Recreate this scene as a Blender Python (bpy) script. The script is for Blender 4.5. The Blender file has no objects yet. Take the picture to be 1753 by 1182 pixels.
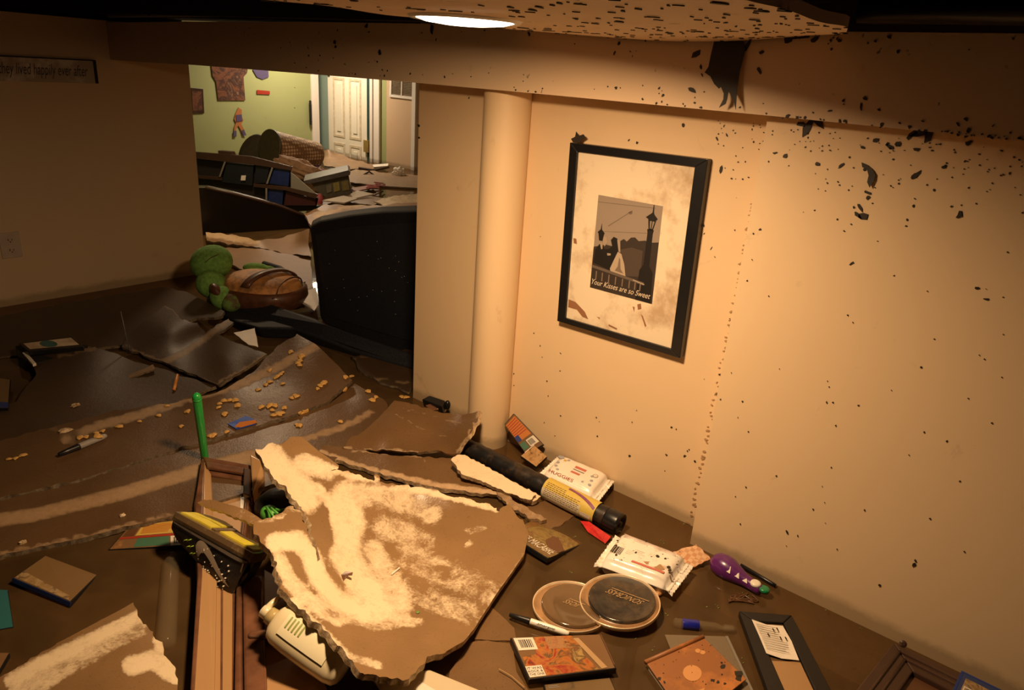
import bpy, math, random
import numpy as np
from mathutils import Vector, Matrix, geometry
S = bpy.context.scene
COL = S.collection
random.seed(7)
RNG = np.random.RandomState(3)
# ------------------------------------------------------------ camera
H = 1.17                                   # eye height above the water
PP = np.array([876.5, 591.0]); V1 = np.array([-771.0, 0.0]); VD = np.array([640.0, 3900.0])
F = float(np.sqrt(-np.dot(V1-PP, VD-PP)))
def _d(p):
    v = np.array([p[0]-PP[0], -(p[1]-PP[1]), -F]); return v/np.linalg.norm(v)
AY = _d(V1); AZ = -_d(VD); AZ -= AY*np.dot(AY, AZ); AZ /= np.linalg.norm(AZ); AX = np.cross(AY, AZ)
R = np.array([AX, AY, AZ])
cam_data = bpy.data.cameras.new('camera'); cam = bpy.data.objects.new('camera', cam_data); COL.objects.link(cam)
cam_data.sensor_width = 36.0; cam_data.lens = F/1753*36.0; cam_data.clip_start = 0.02
M4 = Matrix([list(R[i])+[0] for i in range(3)]+[[0, 0, 0, 1]]); M4.translation = Vector((0, 0, H))
cam.matrix_world = M4
S.camera = cam
# ------------------------------------------------------------ world, exposure, lamps
w = bpy.data.worlds.new('world'); S.world = w; w.use_nodes = True
w.node_tree.nodes['Background'].inputs[0].default_value = (0.010, 0.007, 0.006, 1)
w.node_tree.nodes['Background'].inputs[1].default_value = 1.0
S.view_settings.view_transform = 'Standard'; S.view_settings.look = 'None'
S.view_settings.gamma = 1; S.view_settings.use_curve_mapping = False
S.view_settings.exposure = 0.0
LAMP = Vector((.945, .895, 1.233))
def area(name, loc, size, power, color, rot=(0, 0, 0), spread=180):
    l = bpy.data.lights.new(name, 'AREA'); l.shape = 'DISK'; l.size = size; l.energy = power; l.color = color
    l.spread = math.radians(spread)
    o = bpy.data.objects.new(name, l); COL.objects.link(o); o.location = loc; o.rotation_euler = rot; return o
area('lamp_light', LAMP-Vector((0, 0, .006)), 0.15, 22.0, (1, .645, .345), (math.radians(5), math.radians(-4), 0), 167)
area('back_room_light', (5.3, 7.35, 1.55), 0.3, 31.0, (1, .78, .56))
area('back_room_light_near', (2.65, 4.45, 1.6), 0.25, 20.0, (1, .70, .42))
# ------------------------------------------------------------ pixel -> place
def ray(px, py): return R @ np.array([px-PP[0], -(py-PP[1]), -F])
def P(px, py, z=0.0):
    r = ray(px, py); t = (z-H)/r[2]; return Vector(np.array([0, 0, H])+t*r)
def PX(px, py, x):
    r = ray(px, py); return Vector(np.array([0, 0, H])+x/r[0]*r)
def PY(px, py, y):
    r = ray(px, py); return Vector(np.array([0, 0, H])+y/r[1]*r)
def PD(px, py, d):
    r = ray(px, py); return Vector(np.array([0, 0, H])+d*r/np.linalg.norm(r))
# ------------------------------------------------------------ materials
MAT = {}
class N:
    def __init__(s, m): s.m = m; s.t = m.node_tree; s.n = s.t.nodes; s.l = s.t.links
    def new(s, t, **k):
        x = s.n.new(t)
        for a, b in k.items(): setattr(x, a, b)
        return x
    def link(s, a, b): s.l.new(a, b)
def base_mat(name, rough=.6, metal=0, spec=.5):
    m = bpy.data.materials.new(name); m.use_nodes = True; g = N(m); b = g.n['Principled BSDF']
    b.inputs['Roughness'].default_value = rough; b.inputs['Metallic'].default_value = metal
    b.inputs['Specular IOR Level'].default_value = spec
    MAT[name] = m; return m, g, b
def ramp(g, fac, stops):
    r = g.new('ShaderNodeValToRGB'); e = r.color_ramp.elements
    while len(e) < len(stops): e.new(.5)
    for i, (p, c) in enumerate(stops): e[i].position = p; e[i].color = (*c, 1) if len(c) == 3 else c
    g.link(fac, r.inputs[0]); return r.outputs[0]
def noise(g, scale, detail=4, vec=None, rough=.55, dist=0):
    n = g.new('ShaderNodeTexNoise'); n.inputs['Scale'].default_value = scale; n.inputs['Detail'].default_value = detail
    n.inputs['Roughness'].default_value = rough; n.inputs['Distortion'].default_value = dist
    if vec is not None: g.link(vec, n.inputs['Vector'])
    return n.outputs['Fac']
def coord(g, kind='Object'): return g.new('ShaderNodeTexCoord').outputs[kind]
def worldpos(g): return g.new('ShaderNodeNewGeometry').outputs['Position']
def mix(g, f, a, b):
    m = g.new('ShaderNodeMix', data_type='RGBA')
    if hasattr(f, 'is_linked') or not isinstance(f, (int, float)): g.link(f, m.inputs[0])
    else: m.inputs[0].default_value = f
    for v, s in ((a, m.inputs[6]), (b, m.inputs[7])):
        if isinstance(v, tuple): s.default_value = (*v, 1)
        else: g.link(v, s)
    return m.outputs[2]
def math_(g, op, a, b=None, c=None, clamp=False):
    m = g.new('ShaderNodeMath', operation=op); m.use_clamp = clamp
    for i, v in enumerate((a, b, c)):
        if v is None: continue
        if isinstance(v, (int, float)): m.inputs[i].default_value = v
        else: g.link(v, m.inputs[i])
    return m.outputs[0]
def bump(g, b, h, strength=.3, dist=.005):
    n = g.new('ShaderNodeBump'); n.inputs['Strength'].default_value = strength; n.inputs['Distance'].default_value = dist
    g.link(h, n.inputs['Height']); g.link(n.outputs[0], b.inputs['Normal'])
def plain(name, col, rough=.6, metal=0, var=.18, scale=30, spec=.5, bmp=0, coat=0):
    if name in MAT: return MAT[name]
    m, g, b = base_mat(name, rough, metal, spec)
    f = noise(g, scale, 4, coord(g))
    lo = tuple(c*(1-var) for c in col); hi = tuple(min(1, c*(1+var)) for c in col)
    g.link(ramp(g, f, [(.3, lo), (.7, hi)]), b.inputs['Base Color'])
    if bmp: bump(g, b, f, bmp, .004)
    if coat: b.inputs['Coat Weight'].default_value = coat; b.inputs['Coat Roughness'].default_value = .15
    return m
def grime(name, col, dirt, amount=.5, rough=.6, scale=14, spec=.5, coat=0):
    """clean colour with patches of dried mud"""
    if name in MAT: return MAT[name]
    m, g, b = base_mat(name, rough, 0, spec); p = worldpos(g)
    f = noise(g, scale, 8, p, .65); f2 = noise(g, scale*5, 4, p)
    k = math_(g, 'ADD', f, math_(g, 'MULTIPLY', f2, .25))
    t = 1.12-amount*.75
    g.link(mix(g, ramp(g, k, [(max(0, t-.42), (0, 0, 0)), (min(1, t-.25), (1, 1, 1))]), col, dirt), b.inputs['Base Color'])
    bump(g, b, f, .2, .004)
    if coat: b.inputs['Coat Weight'].default_value = coat; b.inputs['Coat Roughness'].default_value = .12
    return m
def wallpaint(name, col, dirt=(.16, .10, .05), speck=.0, rough=.55):
    m, g, b = base_mat(name, rough); p = worldpos(g)
    f = noise(g, 1.7, 5, p); f2 = noise(g, 9, 8, p, .7, .6)
    c = mix(g, ramp(g, f, [(.3, (0, 0, 0)), (.75, (1, 1, 1))]), col, tuple(x*.93 for x in col))
    sm = ramp(g, f2, [(.63, (0, 0, 0)), (.78, (.35, .35, .35))])
    c = mix(g, sm, c, dirt)
    # tide-mark just above the water
    sx = g.new('ShaderNodeSeparateXYZ'); g.link(p, sx.inputs[0])
    tide = math_(g, 'ADD', sx.outputs[2], math_(g, 'MULTIPLY', f2, -.05))
    c = mix(g, ramp(g, tide, [(0.0, (.55, .55, .55)), (.022, (0, 0, 0))]), c, (.22, .15, .08))
    if speck:
        v = g.new('ShaderNodeTexVoronoi'); v.inputs['Scale'].default_value = 26; v.inputs['Randomness'].default_value = 1
        d = g.new('ShaderNodeVectorMath', operation='ADD'); g.link(p, d.inputs[0])
        nz = g.new('ShaderNodeTexNoise'); nz.inputs['Scale'].default_value = 60; g.link(p, nz.inputs['Vector'])
        sc = g.new('ShaderNodeVectorMath', operation='SCALE'); g.link(nz.outputs['Color'], sc.inputs[0]); sc.inputs['Scale'].default_value = .03
        g.link(sc.outputs[0], d.inputs[1]); g.link(d.outputs[0], v.inputs['Vector'])
        hsel = ramp(g, noise(g, 5, 3, p), [(.45, (0, 0, 0)), (.62, (1, 1, 1))])
        sp = ramp(g, v.outputs['Distance'], [(.06+.07*speck, (1, 1, 1)), (.09+.09*speck, (0, 0, 0))])
        c = mix(g, math_(g, 'MULTIPLY', sp, hsel), c, (.035, .025, .018))
    g.link(c, b.inputs['Base Color'])
    bump(g, b, noise(g, 160, 2, p), .06, .002)
    return m
wallpaint('cream_paint', (.80, .60, .37)); wallpaint('soffit_paint', (.78, .58, .38), speck=.15)
wallpaint('ceiling_board', (.76, .56, .36), speck=.9)
wallpaint('green_paint', (.37, .41, .18)); wallpaint('teal_paint', (.36, .48, .40)); wallpaint('tan_paint', (.66, .47, .30))
wallpaint('white_trim_paint', (.86, .80, .72), rough=.4); wallpaint('door_paint', (.88, .82, .68), rough=.4)
MUD = (.100, .056, .025); MUDD = (.050, .030, .015); GYP = (.74, .60, .40)
def mudsheet(name, mud=MUD, clean=GYP, k=.9, rough=.45, wet=.25):
    """drywall / board: attribute 'clean' says where the mud has been washed off"""
    m, g, b = base_mat(name, rough); p = worldpos(g)
    a = g.new('ShaderNodeAttribute', attribute_name='clean').outputs['Fac']
    n1 = noise(g, 22, 10, p, .72, .4); n2 = noise(g, 5, 4, p); n3 = noise(g, 190, 3, p)
    a = math_(g, 'MULTIPLY', a, .93)
    s = math_(g, 'ADD', a, math_(g, 'MULTIPLY', math_(g, 'SUBTRACT', n1, .5), k))
    s = math_(g, 'ADD', s, math_(g, 'MULTIPLY', math_(g, 'SUBTRACT', n3, .5), k*.35))
    msk = ramp(g, s, [(.40, (0, 0, 0)), (.60, (1, 1, 1))])
    mc = mix(g, ramp(g, n2, [(.3, (0, 0, 0)), (.7, (1, 1, 1))]), mud, tuple(x*1.35 for x in mud))
    mc = mix(g, ramp(g, n3, [(.62, (0, 0, 0)), (.7, (.6, .6, .6))]), mc, tuple(x*.6 for x in mud))
    tan = tuple(mud[i]*.45+clean[i]*.55 for i in range(3))
    n4 = noise(g, 60, 6, p, .7)
    cc = mix(g, ramp(g, math_(g, 'ADD', s, math_(g, 'MULTIPLY', math_(g, 'SUBTRACT', n4, .5), .5)), [(.52, (0, 0, 0)), (.86, (1, 1, 1))]), tan, clean)
    g.link(mix(g, msk, mc, cc), b.inputs['Base Color'])
    g.link(ramp(g, math_(g, 'ADD', msk, math_(g, 'MULTIPLY', n2, .2)), [(0, (wet,)*3), (.9, (.6,)*3)]), b.inputs['Roughness'])
    bump(g, b, math_(g, 'ADD', n1, math_(g, 'MULTIPLY', n3, .4)), .28, .004)
    return m
mudsheet('muddy_drywall', (.195, .115, .050), GYP, 1.05); mudsheet('back_board', (.20, .115, .055), (.55, .38, .22), .5, wet=.45); mudsheet('muddy_board', MUD, (.40, .26, .14), .25, wet=.3)
mudsheet('dark_board', MUDD, (.26, .17, .09), .25, wet=.48)
mudsheet('brown_board', (.135, .076, .033), (.55, .38, .22), .5, wet=.22)
def torn(name, k):
    m, g, b = base_mat(name, .85); p = worldpos(g)
    f = noise(g, 70, 6, p, .7)
    g.link(ramp(g, f, [(.34, (.25*k, .15*k, .07*k)), (.5, (.5*k, .36*k, .21*k)), (.68, (.8*k, .65*k, .45*k))]), b.inputs['Base Color'])
    bump(g, b, f, .5, .006); return m
torn('torn_gypsum', 1.0); torn('muddy_edge', .30)
plain('black_plastic', (.010, .010, .011), .32, var=.1, bmp=.05); plain('dark_wood', (.055, .028, .018), .3, scale=12, bmp=.1, coat=.3)
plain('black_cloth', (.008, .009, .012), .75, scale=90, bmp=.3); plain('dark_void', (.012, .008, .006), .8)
plain('white_plastic', (.86, .82, .72), .3, var=.04, coat=.3); plain('paper_white', (.84, .78, .68), .6, var=.06)
plain('steel', (.45, .42, .38), .35, .9, var=.1); plain('grey_pipe', (.16, .15, .15), .4, var=.1); plain('leaf_black', (.022, .017, .012), .6, scale=60)
plain('clear_film', (.4, .33, .22), .1, var=.1)
plain('brass', (.55, .38, .14), .35, .7); plain('gap_green', (.02, .05, .04), .6); plain('tan_moulding', (.66, .56, .40), .4)
# murky water
def water():
    m, g, b = base_mat('murky_water', .045); p = worldpos(g)
    f = noise(g, 2.2, 4, p); f2 = noise(g, 11, 3, p)
    g.link(ramp(g, f, [(.3, (.085, .050, .020)), (.7, (.14, .082, .034))]), b.inputs['Base Color'])
    b.inputs['IOR'].default_value = 1.33
    t = g.new('ShaderNodeBsdfTransparent'); t.inputs[0].default_value = (.92, .74, .50, 1)
    mx = g.new('ShaderNodeMixShader'); g.link(ramp(g, f2, [(.3, (.50,)*3), (.75, (.72,)*3)]), mx.inputs[0])
    g.link(t.outputs[0], mx.inputs[1]); g.link(b.outputs[0], mx.inputs[2]); g.link(mx.outputs[0], g.n['Material Output'].inputs[0])
    bump(g, b, noise(g, 9, 2, p), .05, .01); return m
water()
# ------------------------------------------------------------ mesh helpers
def setp(o, **k):
    for a, b in k.items():
        if b is not None: o[a] = b
    return o
def thing(name, label, cat, loc, group=None):
    o = bpy.data.objects.new(name, None); COL.objects.link(o); o.location = loc; o.empty_display_size = .05
    return setp(o, label=label, category=cat, group=group)
def ob(name, vs, fs, mat, parent=None, fm=None, smooth=False, attr=None, label=None, cat=None, group=None, kind=None):
    vs = [Vector(v) for v in vs]
    if parent is None:
        a = np.array([list(v) for v in vs]); loc = Vector(((a[:, 0].min()+a[:, 0].max())/2, (a[:, 1].min()+a[:, 1].max())/2, a[:, 2].min()))
        off = loc
    else:
        loc = Vector((0, 0, 0)); off = parent.get('_w') and Vector(parent['_w']) or None
        if off is None:
            off = parent.location.copy(); q = parent.parent
            while q: off = off+q.location; q = q.parent
            loc = Vector((0, 0, 0))
    me = bpy.data.meshes.new(name); me.from_pydata([tuple(v-off) for v in vs], [], fs); me.update()
    o = bpy.data.objects.new(name, me); COL.objects.link(o); o.location = loc
    if parent is not None: o.parent = parent
    mats = mat if isinstance(mat, (list, tuple)) else [mat]
    for m in mats: me.materials.append(MAT[m] if isinstance(m, str) else m)
    if fm: me.polygons.foreach_set('material_index', fm)
    if smooth: me.polygons.foreach_set('use_smooth', [True]*len(me.polygons))
    if attr is not None:
        at = me.attributes.new('clean', 'FLOAT', 'POINT'); at.data.foreach_set('value', [float(x) for x in attr])
    return setp(o, label=label, category=cat, group=group, kind=kind)
def bevel(o, wdt=.003, seg=2):
    m = o.modifiers.new('bevel', 'BEVEL'); m.width = wdt; m.segments = seg; m.limit_method = 'ANGLE'; return o
def box_vf(lo, hi, M=None):
    vs = [Vector((x, y, z)) for z in (lo[2], hi[2]) for y in (lo[1], hi[1]) for x in (lo[0], hi[0])]
    if M is not None: vs = [M @ v for v in vs]
    return vs, [(0, 2, 3, 1), (4, 5, 7, 6), (0, 1, 5, 4), (2, 6, 7, 3), (0, 4, 6, 2), (1, 3, 7, 5)]
def merge(parts):
    V, Fc = [], []
    for v, f in parts:
        k = len(V); V += list(v); Fc += [tuple(i+k for i in q) for q in f]
    return V, Fc
def prism(top, depth, nrm=None):
    """polygon extruded against its normal by depth"""
    top = [Vector(p) for p in top]; n = len(top)
    if nrm is None:
        nrm = Vector((0, 0, 0))
        for i in range(n): nrm += top[i].cross(top[(i+1) % n])
        nrm.normalize()
        if nrm.dot(Vector((0, 0, H))-top[0]) < 0: nrm = -nrm
    a = Vector((0, 0, 0))
    for i in range(n): a += top[i].cross(top[(i+1) % n])
    if a.dot(nrm) < 0: top = top[::-1]
    bot = [p-nrm*depth for p in top]
    fs = [tuple(range(n)), tuple(range(2*n-1, n-1, -1))]+[(i, i+n, (i+1) % n+n, (i+1) % n) for i in range(n)]
    return top+bot, fs
def tube_vf(pts, r, seg=12, cap=True):
    pts = [Vector(p) for p in pts]; rs = r if isinstance(r, (list, tuple)) else [r]*len(pts)
    V, Fc = [], []; up = None
    for i, p in enumerate(pts):
        t = (pts[min(i+1, len(pts)-1)]-pts[max(i-1, 0)]).normalized()
        if up is None: up = t.orthogonal().normalized()
        up = (up-t*up.dot(t)).normalized(); s = t.cross(up)
        for k in range(seg):
            a = 2*math.pi*k/seg; V.append(p+(up*math.cos(a)+s*math.sin(a))*rs[i])
    for i in range(len(pts)-1):
        for k in range(seg):
            a, b = i*seg+k, i*seg+(k+1) % seg; Fc.append((a, b, b+seg, a+seg))
    if cap: Fc += [tuple(range(seg))[::-1], tuple(range((len(pts)-1)*seg, len(pts)*seg))]
    return V, Fc
def lathe_vf(a, b, prof, seg=28, M=None):
    """profile [(t along a->b 0..1, radius)]"""
    a, b = Vector(a), Vector(b)
    t = (b-a).normalized(); up = t.orthogonal().normalized(); s = t.cross(up); L = (b-a).length
    V, Fc = [], []
    for (u, r) in prof:
        for k in range(seg):
            q = 2*math.pi*k/seg; V.append(a+t*L*u+(up*math.cos(q)+s*math.sin(q))*max(r, 1e-4))
    for i in range(len(prof)-1):
        for k in range(seg):
            x, y = i*seg+k, i*seg+(k+1) % seg; Fc.append((x, y, y+seg, x+seg))
    Fc += [tuple(range(seg))[::-1], tuple(range((len(prof)-1)*seg, len(prof)*seg))]
    return V, Fc
def ellip_vf(c, ax, ay, az, nu=20, nv=12, f=None):
    V, Fc = [], []; c = Vector(c)
    for j in range(nv+1):
        th = math.pi*j/nv
        for i in range(nu):
            ph = 2*math.pi*i/nu
            p = (math.sin(th)*math.cos(ph), math.sin(th)*math.sin(ph), math.cos(th))
            k = f(p) if f else 1
            V.append(c+(Vector(ax)*p[0]+Vector(ay)*p[1]+Vector(az)*p[2])*k)
    for j in range(nv):
        for i in range(nu):
            a, b = j*nu+i, j*nu+(i+1) % nu; Fc.append((a, a+nu, b+nu, b))
    return V, Fc
def cr(pts, n):
    """catmull-rom resample"""
    pts = [np.array(p, float) for p in pts]; out = []
    for i in range(len(pts)-1):
        p0, p1, p2, p3 = pts[max(i-1, 0)], pts[i], pts[i+1], pts[min(i+2, len(pts)-1)]
        for k in range(n):
            t = k/n
            out.append(.5*((2*p1)+(-p0+p2)*t+(2*p0-5*p1+4*p2-p3)*t*t+(-p0+3*p1-3*p2+p3)*t**3))
    out.append(pts[-1]); return out
class RBF:
    def __init__(s, pts, vals):
        s.p = np.array(pts, float)/100; v = np.array(vals, float); n = len(s.p)
        K = s.k(np.linalg.norm(s.p[:, None]-s.p[None], axis=2))+np.eye(n)*.02
        Q = np.c_[np.ones(n), s.p]; A = np.block([[K, Q], [Q.T, np.zeros((3, 3))]])
        s.w = np.linalg.solve(A, np.r_[v, 0, 0, 0]); s.n = n
    def k(s, r): return np.where(r > 1e-9, r*r*np.log(r+1e-12), 0)
    def __call__(s, q):
        q = np.atleast_2d(np.array(q, float))/100
        return s.k(np.linalg.norm(q[:, None]-s.p[None], axis=2)) @ s.w[:s.n]+s.w[s.n]+q @ s.w[s.n+1:]
def segdist(q, a, b):
    a, b = np.array(a, float), np.array(b, float); d = b-a; t = np.clip(((q-a) @ d)/max(d @ d, 1e-9), 0, 1)
    return np.linalg.norm(q-(a+t[:, None]*d), axis=1)
def sheet(name, outline, inner, mats, step=9, jag=3.0, thick=.012, strokes=(), base=0.0, parent=None, wav=.0006, zmin=.002, **k):
    """broken board: outline [(px,py,z,(jag flag))] seen in the photograph, inner height control points, washed strokes"""
    h = RBF([(o[0], o[1]) for o in outline]+[(i[0], i[1]) for i in inner], [o[2] for o in outline]+[i[2] for i in inner])
    ol = []; n = len(outline)
    for i in range(n):
        a, b = np.array(outline[i][:2], float), np.array(outline[(i+1) % n][:2], float)
        j = jag if (len(outline[i]) < 4 or outline[i][3]) else .35
        m = max(1, int(np.linalg.norm(b-a)/(step*.45))); d = b-a; nn = np.array([-d[1], d[0]])/max(np.linalg.norm(d), 1e-6)
        ph = RNG.rand()*9
        w1, w2 = RNG.uniform(.15, .4), RNG.uniform(.5, 1.1)
        rn = RNG.randn(m+6); rn = (rn[:-4]+2*rn[1:-3]+3*rn[2:-2]+2*rn[3:-1]+rn[4:])/4.0
        for q in range(m):
            t = q/m; e = math.sin(math.pi*t)**.3 if 0 < t < 1 else 0
            ol.append(a+d*t+nn*e*j*(rn[q]*.42+.45*math.sin(ph+q*w1)+.3*math.sin(ph*3+q*w2)))
    ol = np.array(ol)
    x0, y0 = ol.min(0); x1, y1 = ol.max(0)
    gx, gy = np.meshgrid(np.arange(x0, x1, step), np.arange(y0, y1, step*.8)); g = np.c_[gx.ravel(), gy.ravel()]+RNG.uniform(-.2, .2, (gx.size, 2))*step
    ins = np.zeros(len(g), bool); m = len(ol); dmin = np.full(len(g), 1e9)
    for i in range(m):
        a, b = ol[i], ol[(i+1) % m]
        c = ((a[1] > g[:, 1]) != (b[1] > g[:, 1]))
        with np.errstate(divide='ignore', invalid='ignore'):
            xx = (b[0]-a[0])*(g[:, 1]-a[1])/(b[1]-a[1]+1e-12)+a[0]
        ins ^= c & (g[:, 0] < xx); dmin = np.minimum(dmin, segdist(g, a, b))
    g = g[ins & (dmin > step*.3)]
    pts = [Vector(p) for p in np.r_[ol, g]]
    r = geometry.delaunay_2d_cdt(pts, [], [list(range(m))], 1, 1e-4)
    vv = np.array([list(v) for v in r[0]]); tris = [tuple(f) for f in r[2]]
    z = h(vv)+wav*(np.sin(vv[:, 0]*.05+vv[:, 1]*.03)+np.sin(vv[:, 1]*.08-vv[:, 0]*.02))
    z = np.maximum(z, zmin)
    cl = np.full(len(vv), base)
    for (poly, wd, val) in strokes:
        dd = np.full(len(vv), 1e9)
        for a, b in zip(poly[:-1], poly[1:]): dd = np.minimum(dd, segdist(vv, a, b))
        f = np.clip(1.5-dd/wd, 0, 1); f = f*f*(3-2*f); cl = cl*(1-f)+val*f
    top = [P(a[0], a[1], zz) for a, zz in zip(vv, z)]
    nv = len(top)
    nr = [Vector((0, 0, 0)) for _ in top]; fs = []
    for t in tris:
        c = (top[t[1]]-top[t[0]]).cross(top[t[2]]-top[t[0]])
        if c.dot(Vector((0, 0, H))-top[t[0]]) < 0: t = t[::-1]; c = -c
        fs.append(t)
        for i in t: nr[i] += c
    bot = [p-(q.normalized() if q.length > 0 else Vector((0, 0, 1)))*thick for p, q in zip(top, nr)]
    ec = {}
    for t in fs:
        for a, b in ((t[0], t[1]), (t[1], t[2]), (t[2], t[0])): ec[(a, b)] = 1
    rim = [(a, b) for (a, b) in ec if (b, a) not in ec]
    F2 = fs+[tuple(i+nv for i in t[::-1]) for t in fs]+[(b, a, a+nv, b+nv) for a, b in rim]
    fm = [0]*len(fs)+[1]*len(fs)+[1]*len(rim)
    o = ob(name, top+bot, F2, mats, parent, fm, attr=list(cl)+list(cl), **k)
    o.data.polygons.foreach_set('use_smooth', [True]*len(F2))
    rs = {tuple(sorted(e)) for e in rim} | {(min(e)+nv, max(e)+nv) for e in rim}
    for e in o.data.edges:
        if tuple(sorted(e.vertices)) in rs: e.use_edge_sharp = True
    return o
class Quad:
    """a flat face given by its four corners (tl,tr,br,bl); (u,v) 0..1 from top left"""
    def __init__(s, c):
        s.c = [Vector(p) for p in c]
        s.n = (s.c[1]-s.c[0]).cross(s.c[3]-s.c[0]).normalized()
        if s.n.dot(Vector((0, 0, H))-s.c[0]) < 0: s.n = -s.n
    def at(s, u, v, e=0.0):
        a = s.c[0].lerp(s.c[1], u); b = s.c[3].lerp(s.c[2], u); return a.lerp(b, v)+s.n*e
def patch(name, Q, polys, e, mat, parent, label=None, kind=None):
    """thin printed shapes on a quad; polys: list of uv polygons (or (x0,y0,x1,y1) rects)"""
    parts = []
    for p in polys:
        if len(p) == 4 and not hasattr(p[0], '__len__'): p = [(p[0], p[1]), (p[2], p[1]), (p[2], p[3]), (p[0], p[3])]
        t = [Q.at(u, v, e) for u, v in p]; parts.append(prism(t, .0003, Q.n))
    V, Fc = merge(parts); return ob(name, V, Fc, mat, parent, label=label, kind=kind)
def text_part(name, Q, s, u0, v0, u1, v1, e, mat, parent, shear=0.0, rot180=False, bend=None):
    cu = bpy.data.curves.new('t', 'FONT'); cu.body = s; cu.shear = shear; cu.resolution_u = 3
    to = bpy.data.objects.new('t', cu); COL.objects.link(to); bpy.context.view_layer.update()
    me = bpy.data.meshes.new_from_object(to.evaluated_get(bpy.context.evaluated_depsgraph_get()))
    vs = [v.co.copy() for v in me.vertices]; fs = [tuple(p.vertices) for p in me.polygons]
    bpy.data.objects.remove(to); bpy.data.curves.remove(cu); bpy.data.meshes.remove(me)
    x0, x1 = min(v.x for v in vs), max(v.x for v in vs); y0, y1 = min(v.y for v in vs), max(v.y for v in vs)
    out = []
    for v in vs:
        a = (v.x-x0)/(x1-x0); b = (y1-v.y)/(y1-y0)
        if rot180: a, b = 1-a, 1-b
        u = u0+(u1-u0)*a; q = v0+(v1-v0)*b+(bend(a) if bend else 0)
        out.append(Q(u, q, e) if callable(Q) else Q.at(u, q, e))
    return ob(name, out, fs, mat, parent)
def frame_polys(a, b): # rect ring as four rects: outer a=(x0,y0,x1,y1), inner b
    return [(a[0], a[1], a[2], b[1]), (a[0], b[3], a[2], a[3]), (a[0], b[1], b[0], b[3]), (b[2], b[1], a[2], b[3])]
def bars(x0, y0, x1, y1, n=9, vertical=True, seed=1):
    rr = random.Random(seed); o = []; t = 0; tot = []
    while t < 1: d = rr.uniform(.4, 1.6)/n; tot.append((t, min(1, t+d*.55))); t += d
    for a, b in tot: o.append((x0+(x1-x0)*a, y0, x0+(x1-x0)*b, y1) if vertical else (x0, y0+(y1-y0)*a, x1, y0+(y1-y0)*b))
    return o
def slab(name, quad, depth, mat, parent=None, bev=.0015, **k):
    V, Fc = prism(quad, depth); o = ob(name, V, Fc, mat, parent, **k)
    if bev: bevel(o, bev)
    return o
# ============================================================ THE SETTING
W = 1.717; W2 = 1.636; L = 3.765; TOP = 1.62
def struct(name, vs, fs, mat, parent=None, **k):
    return ob(name, vs, fs, mat, parent, kind='structure' if parent is None else None, **k)
def sbox(name, lo, hi, mat, parent=None): return struct(name, *box_vf(lo, hi), mat, parent)
plain('silt', (.10, .060, .026), .8, scale=4)
sbox('floor', (-3, -2, -.30), (8, 10, -.16), 'silt')
# flood water over the whole basement
V, Fc = [(-3, -2, 0), (8, -2, 0), (8, 10, 0), (-3, 10, 0)], [(0, 1, 2, 3)]
o = ob('flood_water', V, Fc, 'murky_water', kind='stuff'); setp(o, label='murky brown flood water covering the whole basement floor', category='water')
seamY = .635
sbox('wall_right', (W, -.6, -.55), (W+.26, 1.815, TOP), 'cream_paint')
sbox('wall_right_front', (W2, -.6, -.55), (W-.001, seamY, 1.3), 'cream_paint')
sbox('wall_left', (-2.9, L, -.55), (1.977, L+.12, 1.252), 'cream_paint')
sbox('wall_left_light_block', (-2.9, L+.03, 1.253), (1.977, L+.12, 1.80), 'dark_void')  # added dark block, stops back-room light leaking over the left wall
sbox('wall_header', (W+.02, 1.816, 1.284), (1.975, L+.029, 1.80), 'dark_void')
# soffit : front face follows the measured edges
ys = [-.6, .2, .6, 1.17, 1.70, 2.23, 3.01, 3.4, L]
bz = [1.113, 1.113, 1.115, 1.115, 1.113, 1.108, 1.099, 1.09, 1.085]
tz = [1.283, 1.281, 1.276, 1.274, 1.272, 1.268, 1.258, 1.25, 1.245]
fx = [1.55, 1.55, 1.552, 1.556, 1.562, 1.57, 1.585, 1.592, 1.60]
V = []; Fc = []
for y, a, b, x in zip(ys, bz, tz, fx): V += [(x, y, a), (x, y, b), (W+.26, y, b), (W+.26, y, a)]
for i in range(len(ys)-1):
    k = i*4
    for j in range(4): Fc.append((k+j, k+(j+1) % 4, k+4+(j+1) % 4, k+4+j))
Fc += [(3, 2, 1, 0), (len(V)-4, len(V)-3, len(V)-2, len(V)-1)]
struct('trim_1', V, Fc, 'soffit_paint')
# round boxed column
V, Fc = lathe_vf((1.672, 1.405, -.5), (1.672, 1.405, 1.113), [(0, .068), (1, .068)], 40)
o = struct('wall_column', V, Fc, 'cream_paint', smooth=True)
m = o.modifiers.new('es', 'EDGE_SPLIT')
# upper dark ceiling with joists
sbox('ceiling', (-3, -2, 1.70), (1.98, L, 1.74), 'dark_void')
# back room shell
FX = 5.97
def fy(px, py=200): return PX(px, py, FX).y
def wy(px, py=200): return PY(px, py, 8.05).x
sbox('wall_back_far', (FX, fy(664), -.55), (FX+.12, fy(636), 1.9), 'green_paint')
sbox('wall_back_return', (FX-.02, 2.2, -.55), (FX+.12, fy(664), 1.9), 'tan_paint')
sbox('wall_back_left', (1.98, 8.05, -.55), (wy(533), 8.17, 1.9), 'green_paint')
sbox('wall_hallway', (6.04, fy(562, 190)-.02, -.55), (6.12, 9.4, 1.9), 'teal_paint')
sbox('wall_back_near', (1.86, L+.121, -.55), (1.975, 8.05, 1.9), 'green_paint')
sbox('wall_back_right', (1.98, 1.9, -.55), (6.1, 2.0, 1.9), 'tan_paint')
sbox('ceiling_back', (1.98, 1.9, 1.85), (8, 10, 1.9), 'tan_paint')
sbox('trim_12', (wy(533), 8.03, -.55), (wy(545), 8.19, 1.85), 'white_trim_paint')
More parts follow.
